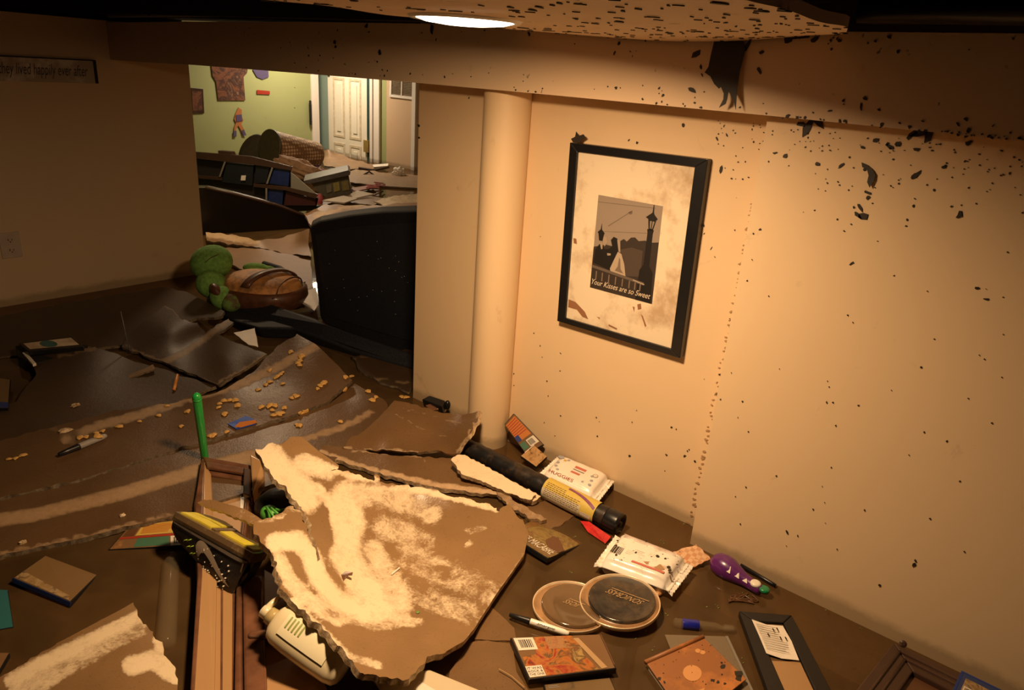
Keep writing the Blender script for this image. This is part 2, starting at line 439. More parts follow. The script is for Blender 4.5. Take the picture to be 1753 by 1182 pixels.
sbox('trim_13', (FX-.03, fy(652), -.55), (FX+.13, fy(636), 1.85), 'white_trim_paint')
sbox('trim_14', (FX-.045, fy(642), -.55), (FX-.03, fy(638), 1.85), 'white_trim_paint')
sbox('trim_15', (FX-.05, fy(716), -.55), (FX-.02, fy(710), 1.85), 'white_trim_paint')
# six-panel door standing open in the far doorway
y0, y1 = fy(628), fy(562, 190)
d = ob('door_1', *box_vf((FX+.0, y0, -.50), (FX+.035, y1, 1.60)), 'door_paint', kind='structure')
def door_part(name, lo, hi, mat): return ob(name, *box_vf(lo, hi), mat, d)
wD = y1-y0
for c0, c1 in ((.14, .44), (.56, .86)):
    for z0, z1 in ((-.3, .15), (.22, .93), (1.05, 1.45)):
        ya, yb = y1-c0*wD, y1-c1*wD; pts = [Vector((FX-.006, ya, z1)), Vector((FX-.006, yb, z1)), Vector((FX-.006, yb, z0)), Vector((FX-.006, ya, z0))]
        ins = [Vector((FX-.006, ya-.03, z1-.03)), Vector((FX-.006, yb+.03, z1-.03)), Vector((FX-.006, yb+.03, z0+.03)), Vector((FX-.006, ya-.03, z0+.03))]
        bevel(ob('panel_moulding', *merge([prism([pts[i], pts[(i+1) % 4], ins[(i+1) % 4], ins[i]], .006, Vector((-1, 0, 0))) for i in range(4)]), 'tan_moulding', d), .002)
        door_part('raised_panel', (FX-.009, yb+.075, z0+.075), (FX, ya-.075, z1-.075), 'door_paint')
door_part('latch_plate', (FX-.012, y1-.045, .93), (FX, y1-.015, 1.06), 'black_plastic')
door_part('hinge', (FX-.03, y0-.06, .10), (FX, y0+.03, .24), 'brass'); door_part('hinge', (FX-.03, y0-.06, 1.05), (FX, y0+.03, 1.22), 'brass')
door_part('dark_gap', (FX-.004, y0-.055, -.5), (FX+.03, y0-.005, 1.6), 'gap_green')
# ============================================================ CEILING
def vplane(a, b, z=0.0):
    """upright plane through two points of the water surface seen at pixels a and b"""
    A, B = P(*a, z), P(*b, z); t = (B-A); t.z = 0; n = Vector((t.y, -t.x, 0)).normalized()
    if n.dot(Vector((0, 0, 0))-A) < 0: n = -n
    n0 = np.array([n.x, n.y, 0]); d = float(n.x*A.x+n.y*A.y)
    def f(px, py, off=0.0):
        r = ray(px, py); return Vector(np.array([0, 0, H])+(d+off)/float(n0 @ r)*r)
    f.n = n; return f
# sagging strip of speckled ceiling board
def yl(x): return np.interp(x, [.25, .70, .96, 1.1, 1.54], [.96, 1.0, 1.045, 1.08, 1.28])
def yr(x): return np.interp(x, [.25, .67, 1.05, 1.54], [.26, .29, .325, .48])
nx, ny = 30, 24; V = []; Fc = []
for lay in (0, .013):
    for i in range(nx+1):
        x = .25+(1.542-.25)*i/nx
        for j in range(ny+1):
            y = yr(x)+(yl(x)-yr(x))*j/ny
            z = 1.25+.17*(y-.87)**2*(x/1.54)**7-.013*(1.54-x)+.0012*math.sin(x*23+y*9)
            V.append((x, y, z+lay))
n1 = (nx+1)*(ny+1)
for i in range(nx):
    for j in range(ny):
        a = i*(ny+1)+j; q = (a, a+1, a+ny+2, a+ny+1); Fc += [q, tuple(k+n1 for k in q[::-1])]
for i in range(nx):
    for j in (0, ny): a = i*(ny+1)+j; Fc.append((a, a+ny+1, a+ny+1+n1, a+n1))
for j in range(ny):
    for i in (0, nx): a = i*(ny+1)+j; Fc.append((a, a+1, a+1+n1, a+n1))
struct('trim_2', V, Fc, 'ceiling_board')
rnd0 = random.Random(31); parts = []
def pz(x, y): return 1.25+.17*(y-.87)**2*(x/1.54)**7-.013*(1.54-x)+.0012*math.sin(x*23+y*9)-.0006
for i in range(330):
    x = rnd0.uniform(.5, 1.52); u = rnd0.random()**1.25; y = yr(x)+(yl(x)-yr(x))*u
    if (x-LAMP.x)**2+(y-LAMP.y)**2 < .02: continue
    s_ = rnd0.uniform(.0012, .0034)*(2.0 if rnd0.random() < .10 else 1); q = []; a0 = rnd0.uniform(-.9, .5)
    for k in range(7):
        a = 2*math.pi*k/7; r_ = s_*rnd0.uniform(.5, 1.2); u_, v_ = r_*math.cos(a)*2.4, r_*math.sin(a)
        X_, Y_ = x+u_*math.cos(a0)-v_*math.sin(a0), y+u_*math.sin(a0)+v_*math.cos(a0); q.append(Vector((X_, Y_, pz(X_, Y_)-.0012)))
    parts.append(prism(q, -.0012, Vector((0, 0, 1))))
o = ob('mud_spots', *merge(parts), 'leaf_black', kind='stuff'); setp(o, label='dark mud spots spattered over the underside of the ceiling board', category='mud')
t = thing('ceiling_light', 'round glowing recessed light in the sagging speckled ceiling board', 'light', LAMP)
def emit(name, col, s):
    m = bpy.data.materials.new(name); m.use_nodes = True; b = m.node_tree.nodes['Principled BSDF']
    b.inputs['Base Color'].default_value = (*col, 1); b.inputs['Emission Color'].default_value = (*col, 1); b.inputs['Emission Strength'].default_value = s; MAT[name] = m
emit('lamp_glow', (1, .80, .55), 7.5)
V, Fc = lathe_vf(LAMP+Vector((0, 0, .004)), LAMP+Vector((0, 0, .012)), [(-.9, .002), (-.8, .035), (-.4, .066), (.1, .080), (1, .082)], 48)
ob('diffuser', V, Fc, 'lamp_glow', t, smooth=True)
V, Fc = lathe_vf(LAMP+Vector((0, 0, .005)), LAMP+Vector((0, 0, .016)), [(0, .083), (-.1, .090), (.5, .096), (1, .096)], 48)
ob('trim_ring', V, Fc, 'white_plastic', t, smooth=True)
# joists and pipes above
for k, (y0, z0) in enumerate([(3.35, 1.335), (2.95, 1.36), (2.5, 1.385), (2.0, 1.40), (1.5, 1.42), (.2, 1.42), (-.2, 1.42)]):
    sbox('trim_%d' % (k+3), (-2.6, y0, z0), (1.9, y0+.045, 1.68), 'dark_wood')
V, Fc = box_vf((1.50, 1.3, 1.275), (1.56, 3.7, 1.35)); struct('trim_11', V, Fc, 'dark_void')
t = thing('ceiling_pipe', 'thin grey pipe running along the top of the soffit', 'pipe', (1.53, 2.6, 1.27))
ob('tube', *tube_vf([(1.545, y, zz) for y, zz in ((1.45, 1.30), (2.2, 1.289), (3.0, 1.278), (3.6, 1.268))], .0075), 'grey_pipe', t, smooth=True)
for y in (1.95, 2.0, 2.5, 3.2):
    ob('clip', *box_vf((1.532, y, 1.272), (1.555, y+.012, 1.31)), 'dark_void', t)
t = thing('air_duct', 'black round duct above the soffit at the upper right', 'duct', (1.4, 0, 1.32))
ob('duct_body', *lathe_vf((1.32, -.9, 1.40), (1.32, .50, 1.40), [(0, .085), (.99, .085), (1, .07)], 32), 'black_plastic', t, smooth=True)
ob('duct_seam', *lathe_vf((1.32, .33, 1.40), (1.32, .345, 1.40), [(0, .087), (.5, .090), (1, .087)], 32), 'black_plastic', t, smooth=True)
t = thing('drain_pipe', 'slim black pipe lying on the soffit below the round duct', 'pipe', (1.5, 0, 1.3))
ob('pipe_body', *tube_vf([(1.50, -.9, 1.315), (1.50, .45, 1.31)], .022, 20), 'black_plastic', t, smooth=True)
# ============================================================ ON THE WALLS
fx0 = W-.024
O4 = [PX(975.5, 244, fx0), PX(1212, 273, fx0), PX(1164, 614, fx0), PX(953.5, 550, fx0)]
I4 = [PX(988, 260, fx0), PX(1189, 286, fx0), PX(1148, 598, fx0), PX(967, 545, fx0)]
t = thing('picture_frame', 'black framed photograph of a couple with wide cream mat hanging on the wall', 'picture', sum(O4, Vector())/4)
parts = []
for i in range(4):
    j = (i+1) % 4; parts.append(prism([O4[i], O4[j], I4[j], I4[i]], .022, Vector((-1, 0, 0))))
bevel(ob('frame', *merge(parts), 'black_plastic', t), .0015)
grime('mat_card', (.80, .68, .50), (.52, .38, .24), .16, scale=6)
mb = .008
ob('mat', *prism([p+Vector((mb, 0, 0)) for p in I4], .004, Vector((-1, 0, 0))), 'mat_card', t)
C4 = [PX(1024.6, 333.7, fx0+.007), PX(1134.7, 353.3, fx0+.007), PX(1116, 520.6, fx0+.007), PX(1010, 492, fx0+.007)]
Q = Quad(C4)
def flat(name, c, rough=.5):
    if name not in MAT:
        m, g, b = base_mat(name, rough); b.inputs['Base Color'].default_value = (*c, 1)
    return name
ph = ob('photograph', *prism(C4, .0006, Q.n), flat('photo_sky', (.30, .24, .19)), t, label='black and white photograph of a couple leaning on a railing')
tree = [(.30, .50), (.40, .44), (.47, .40), (.52, .42), (.58, .37), (.64, .36), (.70, .39), (.80, .37), (.88, .38), (1, .36), (1, 1), (0, 1), (0, .55), (.2, .5)]
patch('trees', Q, [tree], .0003, flat('photo_dark', (.040, .030, .024)), ph)
patch('skyline_haze', Q, [[(.42, .52), (.6, .47), (.78, .48), (.78, .75), (.56, .78), (.5, .6)]], .0005, flat('photo_mid', (.075, .055, .042)), ph)
patch('wires', Q, [[(0, .07), (.9, .03), (.9, .034), (0, .074)], [(0.1, .37), (.82, .29), (.82, .293), (.1, .373)], [(.2, .3), (.55, .1), (.56, .1), (.21, .303)], [(.5, .12), (.56, .1), (.56, .13), (.52, .14)]], .0005, flat('photo_wire', (.16, .12, .10)), ph)
lampR = [[(.868, 0), (.878, 0), (.885, .08), (.90, .10), (.95, .135), (.93, .15), (.81, .15), (.77, .135), (.83, .10), (.862, .08)],
         [(.81, .15), (.93, .15), (.895, .255), (.83, .255)], [(.81, .25), (.91, .25), (.90, .29), (.90, .62), (.96, .68), (.98, 1), (.74, 1), (.76, .68), (.81, .62), (.82, .29)]]
patch('lamp_post', Q, lampR, .0007, flat('photo_black', (.012, .010, .009)), ph)
patch('lantern_glass', Q, [[(.84, .165), (.868, .165), (.862, .24), (.848, .24)], [(.88, .165), (.91, .165), (.885, .24), (.875, .24)]], .001, flat('photo_light', (.26, .21, .16)), ph)
lampL = [[(.098, .29), (.102, .29), (.11, .35), (.16, .385), (.15, .40), (.135, .47), (.08, .47), (.06, .40), (.045, .385), (.09, .35)]]
patch('small_lamp', Q, lampL, .0007, 'photo_black', ph)
suit = [(.03, .58), (.09, .51), (.13, .49), (.18, .55), (.25, .54), (.3, .5), (.27, .44), (.31, .40), (.37, .41), (.40, .46), (.43, .54), (.38, .6), (.33, .68), (.30, .76), (.02, .72)]
patch('suit_and_hair', Q, [suit], .0009, 'photo_black', ph)
patch('faces', Q, [[(.15, .42), (.20, .42), (.22, .47), (.18, .52), (.15, .49)], [(.10, .50), (.14, .48), (.15, .55), (.13, .56)], [(.37, .42), (.42, .43), (.44, .55), (.41, .54)], [(.23, .585), (.29, .58), (.29, .60), (.24, .61)]], .0011, flat('photo_skin', (.36, .28, .20)), ph)
patch('dress', Q, [[(.40, .545), (.46, .56), (.52, .66), (.56, .79), (.50, .80), (.31, .765), (.30, .74), (.34, .66)]], .0012, flat('photo_pale', (.44, .35, .26)), ph)
patch('arm_shade', Q, [[(.43, .60), (.45, .62), (.47, .72), (.52, .76), (.38, .75), (.42, .70)]], .0014, flat('photo_tan', (.20, .15, .11)), ph)
bal = [[(.01, .745), (.85, .80), (.85, .83), (.01, .775)]]
patch('railing', Q, bal, .0015, flat('photo_rail', (.13, .10, .08)), ph)
patch('rail_highlight', Q, [[(.68, .795), (.86, .815), (.86, .825), (.68, .805)]], .0017, 'photo_pale', ph)
patch('balusters', Q, [(u, .80+.03*u, u+.018, .90) for u in [.08, .18, .29, .40, .51, .62, .71, .79]], .0016, 'photo_tan', ph)
text_part('caption', Q, 'Your Kisses are so Sweet', .03, .895, .97, .955, .0019, flat('caption_white', (.75, .62, .46)), ph, shear=.35)
# mat stains
QI = Quad([p+Vector((mb, 0, 0)) for p in I4])
patch('mud_stain', QI, [[(.01, .88), (.08, .885), (.18, .93), (.22, .97), (.16, .965), (.1, .93), (.01, .93)], [(.66, .80), (.69, .79), (.70, .82), (.67, .83)], [(.70, .85), (.72, .86), (.76, .91), (.75, .92)], [(.62, .82), (.64, .82), (.64, .85)],
    [(.42, .965), (.5, .975), (.5, .985), (.42, .975)], [(.3, .94), (.33, .94), (.33, .95)], [(.01, .5), (.04, .5), (.05, .53), (.02, .53)]], .0008, flat('rust_stain', (.30, .14, .07)), t, kind='stuff')
# sign on the left wall
grime('sign_board', (.82, .70, .58), (.5, .4, .3), .35, scale=10)
xr = PY(166, 120, L-.02).x; zt = PY(166, 103, L-.02).z; zb = PY(166, 143, L-.02).z
t = thing('wall_sign', 'long white wooden sign lettered with a fairy tale ending on the dark wall', 'sign', (xr-.45, L-.01, zb))
sq = [Vector((xr-.9, L-.02, zt)), Vector((xr, L-.02, zt)), Vector((xr, L-.02, zb)), Vector((xr-.9, L-.02, zb))]
bevel(ob('board', *prism(sq, .018), 'sign_board', t), .002)
Q = Quad(sq); text_part('lettering', Q, 'they lived happily ever after', .565, .25, .955, .86, .001, flat('ink', (.05, .035, .03)), t, shear=.25)
ob('edge_band', *merge([prism([Q.at(0, 0, .0008), Q.at(1, 0, .0008), Q.at(1, .05, .0008), Q.at(0, .05, .0008)], .001), prism([Q.at(.985, .05, .0008), Q.at(1, .05, .0008), Q.at(1, 1, .0008), Q.at(.985, 1, .0008)], .001)]), 'dark_void', t, label='dark worn edge')
# outlet
t = thing('wall_outlet', 'pale duplex electrical outlet on the dark left wall', 'outlet', PY(20, 420, L))
oq = [PY(0, 400, L-.006), PY(33, 397, L-.006), PY(38, 440, L-.006), PY(3, 443, L-.006)]
c = sum(oq, Vector())/4
oq = [c+Vector((sx*.041, 0, sz*.058)) for sx, sz in ((-1, 1), (1, 1), (1, -1), (-1, -1))]
bevel(ob('cover_plate', *prism(oq, .006), plain('outlet_ivory', (.62, .50, .40), .4, var=.05), t), .0015)
Q = Quad(oq)
for v in (.30, .70):
    s_ = ob('socket', *prism([Q.at(.5+.2*math.cos(a), v+.13*math.sin(a), .0015) for a in np.linspace(0, 2*math.pi, 17)[:-1]], .002), 'outlet_ivory', t)
    patch('slots', Q, [(.39, v-.06, .43, v+.02), (.57, v-.05, .60, v+.02), (.475, v+.05, .525, v+.09)], .002, 'dark_void', s_)
# ---- mud and leaf bits stuck to the walls
def blot(pt, n, size, asp, ang, rnd):
    n = Vector(n); u = n.cross(Vector((0, 0, 1))).normalized(); v = u.cross(n)
    k = rnd.randint(6, 9); q = []
    for i in range(k):
        a = 2*math.pi*i/k; r = size*rnd.uniform(.45, 1.15)
        x, y = r*math.cos(a)*asp, r*math.sin(a); q.append(pt+n*.0022+u*(x*math.cos(ang)-y*math.sin(ang))+v*(x*math.sin(ang)+y*math.cos(ang)))
    return prism(q, .002, n)
rnd = random.Random(11); parts = []; NX = Vector((-1, 0, 0))
def wb(px, py, s, asp=1.3, ang=None):
    x = W2 if px > 1325-.1986*(py-200)+2 else W
    parts.append(blot(PX(px, py, x), NX, s, asp, rnd.uniform(0, 3) if ang is None else ang, rnd))
for px, py, s, a in [(1480, 290, .004, 1), (1235, 290, .005, 2.2), (1228, 238, .008, .5), (1170, 215, .005, 1), (1245, 232, .006, .4), (1372, 213, .007, 2), (1385, 216, .012, 2), (1400, 208, .010, 2.2), (1575, 228, .009, 2), (1590, 229, .010, 2), (1655, 232, .006, 1),
    (1658, 245, .008, .7), (1562, 230, .006, 2), (1500, 240, .006, 1.2), (1519, 247, .004, 1), (1525, 252, .006, 2), (1538, 246, .005, 1.5), (1478, 253, .004, 1.5), (1570, 256, .004, 2), (1400, 281, .005, 1), (1440, 284, .003, 3), (1567, 300, .006, 2), (1616, 287, .004, 1.5),
    (1486, 338, .005, 1), (1473, 356, .005, 2), (1476, 370, .010, 1.3), (1468, 368, .004, 3), (1642, 369, .006, 1.8), (1564, 353, .003, 1), (1553, 376, .003, 1), (1458, 451, .006, .4), (1673, 493, .004, .8), (1687, 512, .006, .4), (1485, 330, .004, 2), (1462, 355, .003, 1), (1565, 967, .006, .5), (1567, 960, .003, 1),
    (1348, 912, .003, 2), (1077, 240, .004, .6), (1091, 244, .004, 1), (908, 145, .007, .5), (915, 153, .006, 1), (803, 168, .004, .5), (717, 215, .006, .8), (718, 236, .005, .9), (1327, 262, .006, .5), (1345, 268, .007, 1), (1272, 307, .003, 1), (1218, 425, .006, .2), (1206, 400, .003, .4), (1224, 440, .003, .3),
    (1205, 386, .004, .5), (1301, 393, .003, 1), (1290, 400, .002, 1), (1288, 445, .003, .4), (960, 605, .003, .3), (959, 635, .003, .3), (925, 592, .003, .4), (880, 660, .003, .4), (1078, 781, .005, .9), (1141, 779, .004, .6), (1172, 781, .003, 2), (1190, 790, .003, 1.5), (1180, 770, .002, 1), (1150, 732, .003, 1), (1158, 735, .003, 1), (1232, 1041, .002, 1), (1506, 1002, .003, 1), (880, 640, .002, 1), (1023, 747, .003, 1), (960, 712, .003, 1)]:
    wb(px, py, s, a)
for i in range(150):   # denser in the band under the soffit
    px = rnd.uniform(1225, 1753); py = 205+(px-1225)*.09+abs(rnd.gauss(0, 60)); wb(px, py, rnd.uniform(.0007, .0021))
for i in range(110):
    px = rnd.uniform(900, 1753); py = rnd.uniform(300, 950)
    if 940 < px < 1225 and 235 < py < 640: continue
    if py > 800+.47*(px-1053): continue
    wb(px, py, rnd.uniform(.0008, .002))
o_seam = []
for i in range(70):    # tattered seam of the two boards
    py = 330+i*8.3+rnd.uniform(-4, 4); px = 1325-.1986*(py-200)-rnd.uniform(2, 9); o_seam.append(blot(PX(px, py, W), NX, rnd.uniform(.0015, .0045), 1.8, rnd.uniform(-.9, .2), rnd))
o = ob('torn_seam', *merge(o_seam), 'seam_tan' if 'seam_tan' in MAT else flat('seam_tan', (.40, .26, .14), .7), kind='stuff'); setp(o, label='frayed tan paper edge running down the wall seam', category='torn paper')
o = ob('mud_spatter', *merge(parts), 'leaf_black', kind='stuff'); setp(o, label='dark specks of mud and leaf litter stuck all over the cream wall', category='mud')
parts = []
def sb(px, py, s, asp=1.3, ang=None):
    x = np.interp(PX(px, py, 1.56).y, ys, fx); parts.append(blot(PX(px, py, x), NX, s, asp, rnd.uniform(0, 3) if ang is None else ang, rnd))
for px, py, s, a in [(1192, 92, .009, 1.3), (1200, 115, .008, .5), (1185, 155, .010, .6), (1202, 128, .006, .4), (1304, 90, .006, 1), (1300, 120, .009, .45), (1393, 68, .006, 1.5), (1538, 88, .004, .7), (1474, 182, .008, .3), (1481, 168, .005, .7), (1421, 190, .004, .5), (1505, 188, .004, .7), (650, 90, .010, .8), (573, 72, .009, .7),
    (575, 80, .007, .6), (628, 45, .012, .7), (632, 55, .006, .4), (505, 185, .003, .2), (505, 150, .003, .2), (1052, 92, .008, .3), (1060, 75, .005, 1), (740, 50, .008, 2), (747, 68, .005, .3), (548, 95, .003, 1), (30, 40, .004, 1), (1372, 60, .010, 2.2), (1350, 65, .009, 2), (1280, 78, .006, 3), (505, 108, .003, 1), (1444, 172, .003, 1), (1700, 215, .004, .3), (1640, 213, .005, .3), (1580, 208, .004, .3)]: sb(px, py, s, a)
for i in range(90):
    px = rnd.uniform(500, 1753); t_ = rnd.random()**2; yb = 125+(px-532)*.094; yt = 42+(px-500)*.016
    sb(px, (yb-3-t_*30) if rnd.random() < .6 else (yt+4+t_*30), rnd.uniform(.001, .0035))
for i in range(30):
    px = rnd.uniform(1330, 1753); sb(px, 125+(px-532)*.094-rnd.uniform(0, 5)+2, rnd.uniform(.001, .0035))
o = ob('leaf_litter', *merge(parts), 'leaf_black', kind='stuff'); setp(o, label='small dark bits of leaf and mud stuck along the soffit', category='leaf litter')
def leaf(name, pts, x, label, curl=.02, sc=1.0):
    pp = [PX(a, b, x-curl*max(0, (b-min(q[1] for q in pts))/(max(q[1] for q in pts)-min(q[1] for q in pts)))**1.4) for a, b in pts]
    o = ob(name, *prism(pp, .0012, NX), 'leaf_black'); return setp(o, label=label, category='leaf')
lp = [(130, 215), (112, 290), (100, 350), (80, 380), (110, 400), (130, 440), (155, 465), (165, 455), (180, 490), (178, 520), (155, 565), (190, 545), (198, 520), (205, 480), (215, 490), (235, 540), (243, 575), (250, 470), (262, 380), (275, 330), (292, 260), (280, 215)]
leaf('wet_leaf', [(1180+a/3.06, b/3.06) for a, b in lp], 1.546, 'large ragged dark leaf stuck to the soffit under the ceiling board')
lp = [(232, 305), (262, 318), (292, 345), (306, 370), (300, 400), (275, 440), (262, 410), (270, 375), (262, 345), (236, 330)]
leaf('curled_leaf', [(1400+a/3.11, 180+b/3.11) for a, b in lp], W2-.004, 'curved dark leaf strip stuck on the wall right of the seam', .004)
lp = [(115, 68), (105, 50), (125, 40), (130, 15), (145, 35), (165, 28), (175, 42), (155, 55), (150, 66)]
leaf('wet_leaf.001', [(940+a/2.814, 220+b/2.814) for a, b in lp], W-.026, 'small dark leaf perched on the upper left frame corner', .004)
pts = [(1253, 545), (1270, 551), (1285, 556), (1300, 562), (1326, 573)]
V, Fc = merge([tube_vf([PX(a, b, W-.004) for a, b in pts], .0012, 6), tube_vf([PX(a, b, W-.004) for a, b in [(1258, 560), (1275, 552), (1292, 545)]], .0009, 6), tube_vf([PX(a, b, W-.004) for a, b in [(1270, 543), (1285, 556), (1300, 560)]], .0009, 6)])
o = ob('green_twig', V, Fc, plain('twig_green', (.05, .10, .03), .6)); setp(o, label='thin green twig stuck across the seam of the wall', category='twig')
# ============================================================ BROKEN BOARDS, LEFT SIDE
TG = 'torn_gypsum'
sheet('sagging_board', [(-160, 985, .0, 0), (0, 952, .012), (60, 938, .012), (120, 926, .012), (300, 882, .02), (345, 868, .03, 0), (400, 850, .03, 0), (480, 825, .03, 0), (560, 795, .02, 0), (640, 745, .03), (664, 695, .05), (655, 683, .06, 0), (607, 657, .075), (598, 665, .06), (560, 694, .05), (500, 716, .04), (430, 737, .03), (330, 767, .02), (270, 784, .02), (135, 826, .015), (0, 858, .015), (-160, 890, .0, 0)],
      [(200, 860, .022), (450, 770, .03)], ('muddy_board', 'muddy_edge'), jag=1.6, thick=.014, base=.05,
      strokes=[([(-100, 905), (60, 882), (210, 845), (330, 808), (430, 782)], 13, .85), ([(430, 782), (523, 752), (590, 730), (636, 706)], 7, .75), ([(0, 948), (150, 916), (300, 878)], 5, .65)],
      label='long muddy ceiling board with a pale stripe, below the dark jagged crack', cat='board', group='muddy boards on the left')
sheet('sagging_board', [(-160, 885, .0, 0), (0, 853, .018), (135, 821, .02), (270, 779, .025), (330, 762, .028), (430, 732, .04), (500, 711, .05), (560, 689, .06), (603, 651, .09), (570, 618, .12, 0), (541, 590, .15, 0), (508, 572, .16), (480, 590, .13), (430, 640, .08), (372, 672, .06), (300, 690, .03), (200, 702, .02), (100, 728, .015), (0, 755, .01), (-160, 790, .0, 0)],
      [(240, 740, .025), (420, 690, .06)], ('muddy_board', 'muddy_edge'), jag=1.6, thick=.014, base=.04,
      strokes=[([(110, 752), (170, 728), (240, 711), (330, 680), (420, 655), (480, 626), (541, 592)], 9, .85), ([(90, 735), (130, 740), (125, 760)], 9, .5)],
      label='muddy curved board scattered with cereal flakes, above the dark jagged crack', cat='board', group='muddy boards on the left')
sheet('sagging_board', [(-160, 800, 0, 0), (0, 700, .01), (28, 688, .02), (62, 640, .03), (52, 612, .04), (90, 603, .05), (162, 594, .05), (212, 612, .02), (300, 640, .02), (372, 660, .03), (300, 690, .012), (200, 705, .012), (100, 735, .012), (0, 765, .01), (-160, 810, 0, 0)],
      [(150, 650, .03)], ('dark_board', 'muddy_edge'), jag=1.8, thick=.012, base=.0, strokes=[([(100, 610), (162, 597)], 5, .7), ([(180, 655), (215, 632)], 3, .6)],
      label='dark broad board in the shadow beside the low black box', cat='board', group='muddy boards on the left')
sheet('sagging_board', [(-160, 585, .02, 0), (0, 541, .03), (150, 512, .04), (280, 492, .05), (320, 500, .06, 0), (384, 533, .09, 0), (380, 541, .085), (310, 550, .05), (260, 560, .035), (215, 590, .015), (100, 600, .01), (0, 612, .005), (-160, 640, 0, 0)],
      [(200, 540, .03)], ('dark_board', 'muddy_edge'), jag=1.6, thick=.012, base=.05, strokes=[([(230, 515), (290, 502), (320, 500)], 8, .42), ([(350, 540), (384, 536)], 6, .5)],
      label='long muddy board floating along the foot of the left wall', cat='board', group='muddy boards on the left')
sheet('folded_board', [(208, 594, .03), (221, 573, .05, 0), (250, 548, .08, 0), (282, 523, .10, 0), (296, 530, .10), (305, 540, .095), (312, 548, .09), (338, 553, .08), (352, 570, .05), (391, 546, .07), (400, 552, .07), (372, 572, .06), (400, 585, .085), (440, 600, .10), (457, 606, .10, 0), (420, 632, .07), (374, 660, .04, 0), (340, 645, .035), (304, 630, .03), (279, 619, .02), (250, 611, .02), (228, 602, .02)],
      [(290, 570, .07), (320, 600, .02), (353, 578, .03), (380, 610, .08), (360, 630, .05)], ('dark_board', 'muddy_edge'), jag=1.2, step=6, thick=.010, base=.12,
      strokes=[([(285, 618), (318, 603), (353, 578), (391, 549)], 6, .9), ([(215, 590), (232, 602), (279, 618)], 3, .7), ([(374, 655), (420, 630), (454, 608)], 3, .75), ([(283, 524), (300, 533), (311, 547)], 2.5, .8), ([(300, 632), (370, 658)], 3, .6)],
      label='crumpled folded board with a pale valley crease, lying behind the flake-strewn board', cat='board')
sheet('board_strip', [(262, 624, .03), (215, 645, .012), (216, 650, .012), (265, 632, .03)], [], ('muddy_board', 'muddy_edge'), jag=.8, step=4, thick=.006, base=.6, label='thin pale slat trailing left from the folded board', cat='board')
# water-stained floor panels behind, in the dark gap
sheet('broken_board', [(600, 610, .02), (650, 600, .03), (708, 600, .03, 0), (712, 650, .02, 0), (700, 672, .015), (650, 655, .01), (625, 640, .01)], [], ('dark_board', 'muddy_edge'), jag=2.5, thick=.01, base=.05, strokes=[([(640, 650), (700, 655)], 4, .7), ([(600, 618), (650, 602)], 4, .6)], label='dark stained panel lying in the shadow left of the wall pier', cat='board')
sheet('broken_board', [(586, 767, .03), (598, 752, .045), (623, 738, .06, 0), (649, 715, .08, 0), (675, 686, .11, 0), (700, 690, .11), (741, 703, .11), (788, 711, .12), (822, 704, .16, 0), (817, 723, .15), (801, 749, .12), (790, 762, .09), (780, 778, .06), (752, 772, .05), (715, 775, .04), (662, 771, .03), (610, 770, .028)],
      [(690, 730, .08), (740, 735, .075), (650, 752, .055), (775, 730, .10)], ('brown_board', TG), jag=1.8, step=7, thick=.012, base=.06, strokes=[([(690, 700), (735, 712), (790, 725)], 3.5, .5), ([(672, 705), (720, 735), (775, 752)], 3, .5), ([(590, 767), (662, 770), (715, 774)], 3, .65), ([(820, 706), (800, 748), (782, 775)], 3, .7)],
      label='glossy curled brown board whose raised corner touches the round column', cat='board')
sheet('broken_board', [(545, 771, .03), (556, 762, .03), (600, 768, .028), (650, 778, .03), (715, 782, .032), (775, 784, .035), (800, 800, .04, 0), (830, 800, .05), (858, 838, .035), (853, 848, .02), (800, 842, .02), (745, 834, .02), (662, 815, .02), (610, 798, .018), (570, 786, .02)],
      [(700, 800, .03)], ('brown_board', TG), jag=2.2, step=7, thick=.014, base=.02, strokes=[([(550, 775), (610, 797), (680, 815), (745, 830), (850, 845)], 6, .8), ([(600, 772), (660, 776), (720, 783), (730, 795)], 3, .6)],
      label='long brown board with a ragged white edge above the dark gap', cat='board')
# ============================================================ THE BIG PIECE OF DRYWALL
big = [(437, 769, .20), (470, 760, .20), (516, 748, .20, 0), (545, 772, .18, 0), (580, 797, .155), (566, 806, .15), (600, 810, .13), (622, 818, .12), (640, 824, .115), (644, 812, .12), (650, 825, .11), (700, 831, .09), (745, 838, .08), (765, 849, .07), (800, 854, .06), (850, 870, .055), (855, 876, .05), (870, 863, .05), (895, 890, .04, 0), (905, 915, .03, 0), (898, 949, .03, 0),
       (850, 1017, .03, 0), (811, 1078, .035, 0), (793, 1099, .045, 0), (765, 1115, .06), (736, 1124, .08), (700, 1163, .10, 0), (690, 1166, .10), (650, 1160, .11), (621, 1153, .115), (606, 1138, .12), (592, 1120, .12), (576, 1103, .13), (544, 1067, .14), (524, 1050, .15), (509, 1039, .15), (495, 1022, .16), (484, 1010, .165), (476, 985, .17), (469, 960, .175), (462, 942, .175), (450, 932, .18), (434, 915, .185), (437, 894, .19), (468, 884, .175), (502, 867, .155),
       (516, 882, .15), (527, 905, .14), (534, 930, .135), (543, 962, .13, 0), (548, 958, .125, 0), (541, 930, .125), (533, 903, .13), (521, 877, .14), (516, 868, .14), (498, 848, .155), (473, 822, .17), (450, 792, .19)]
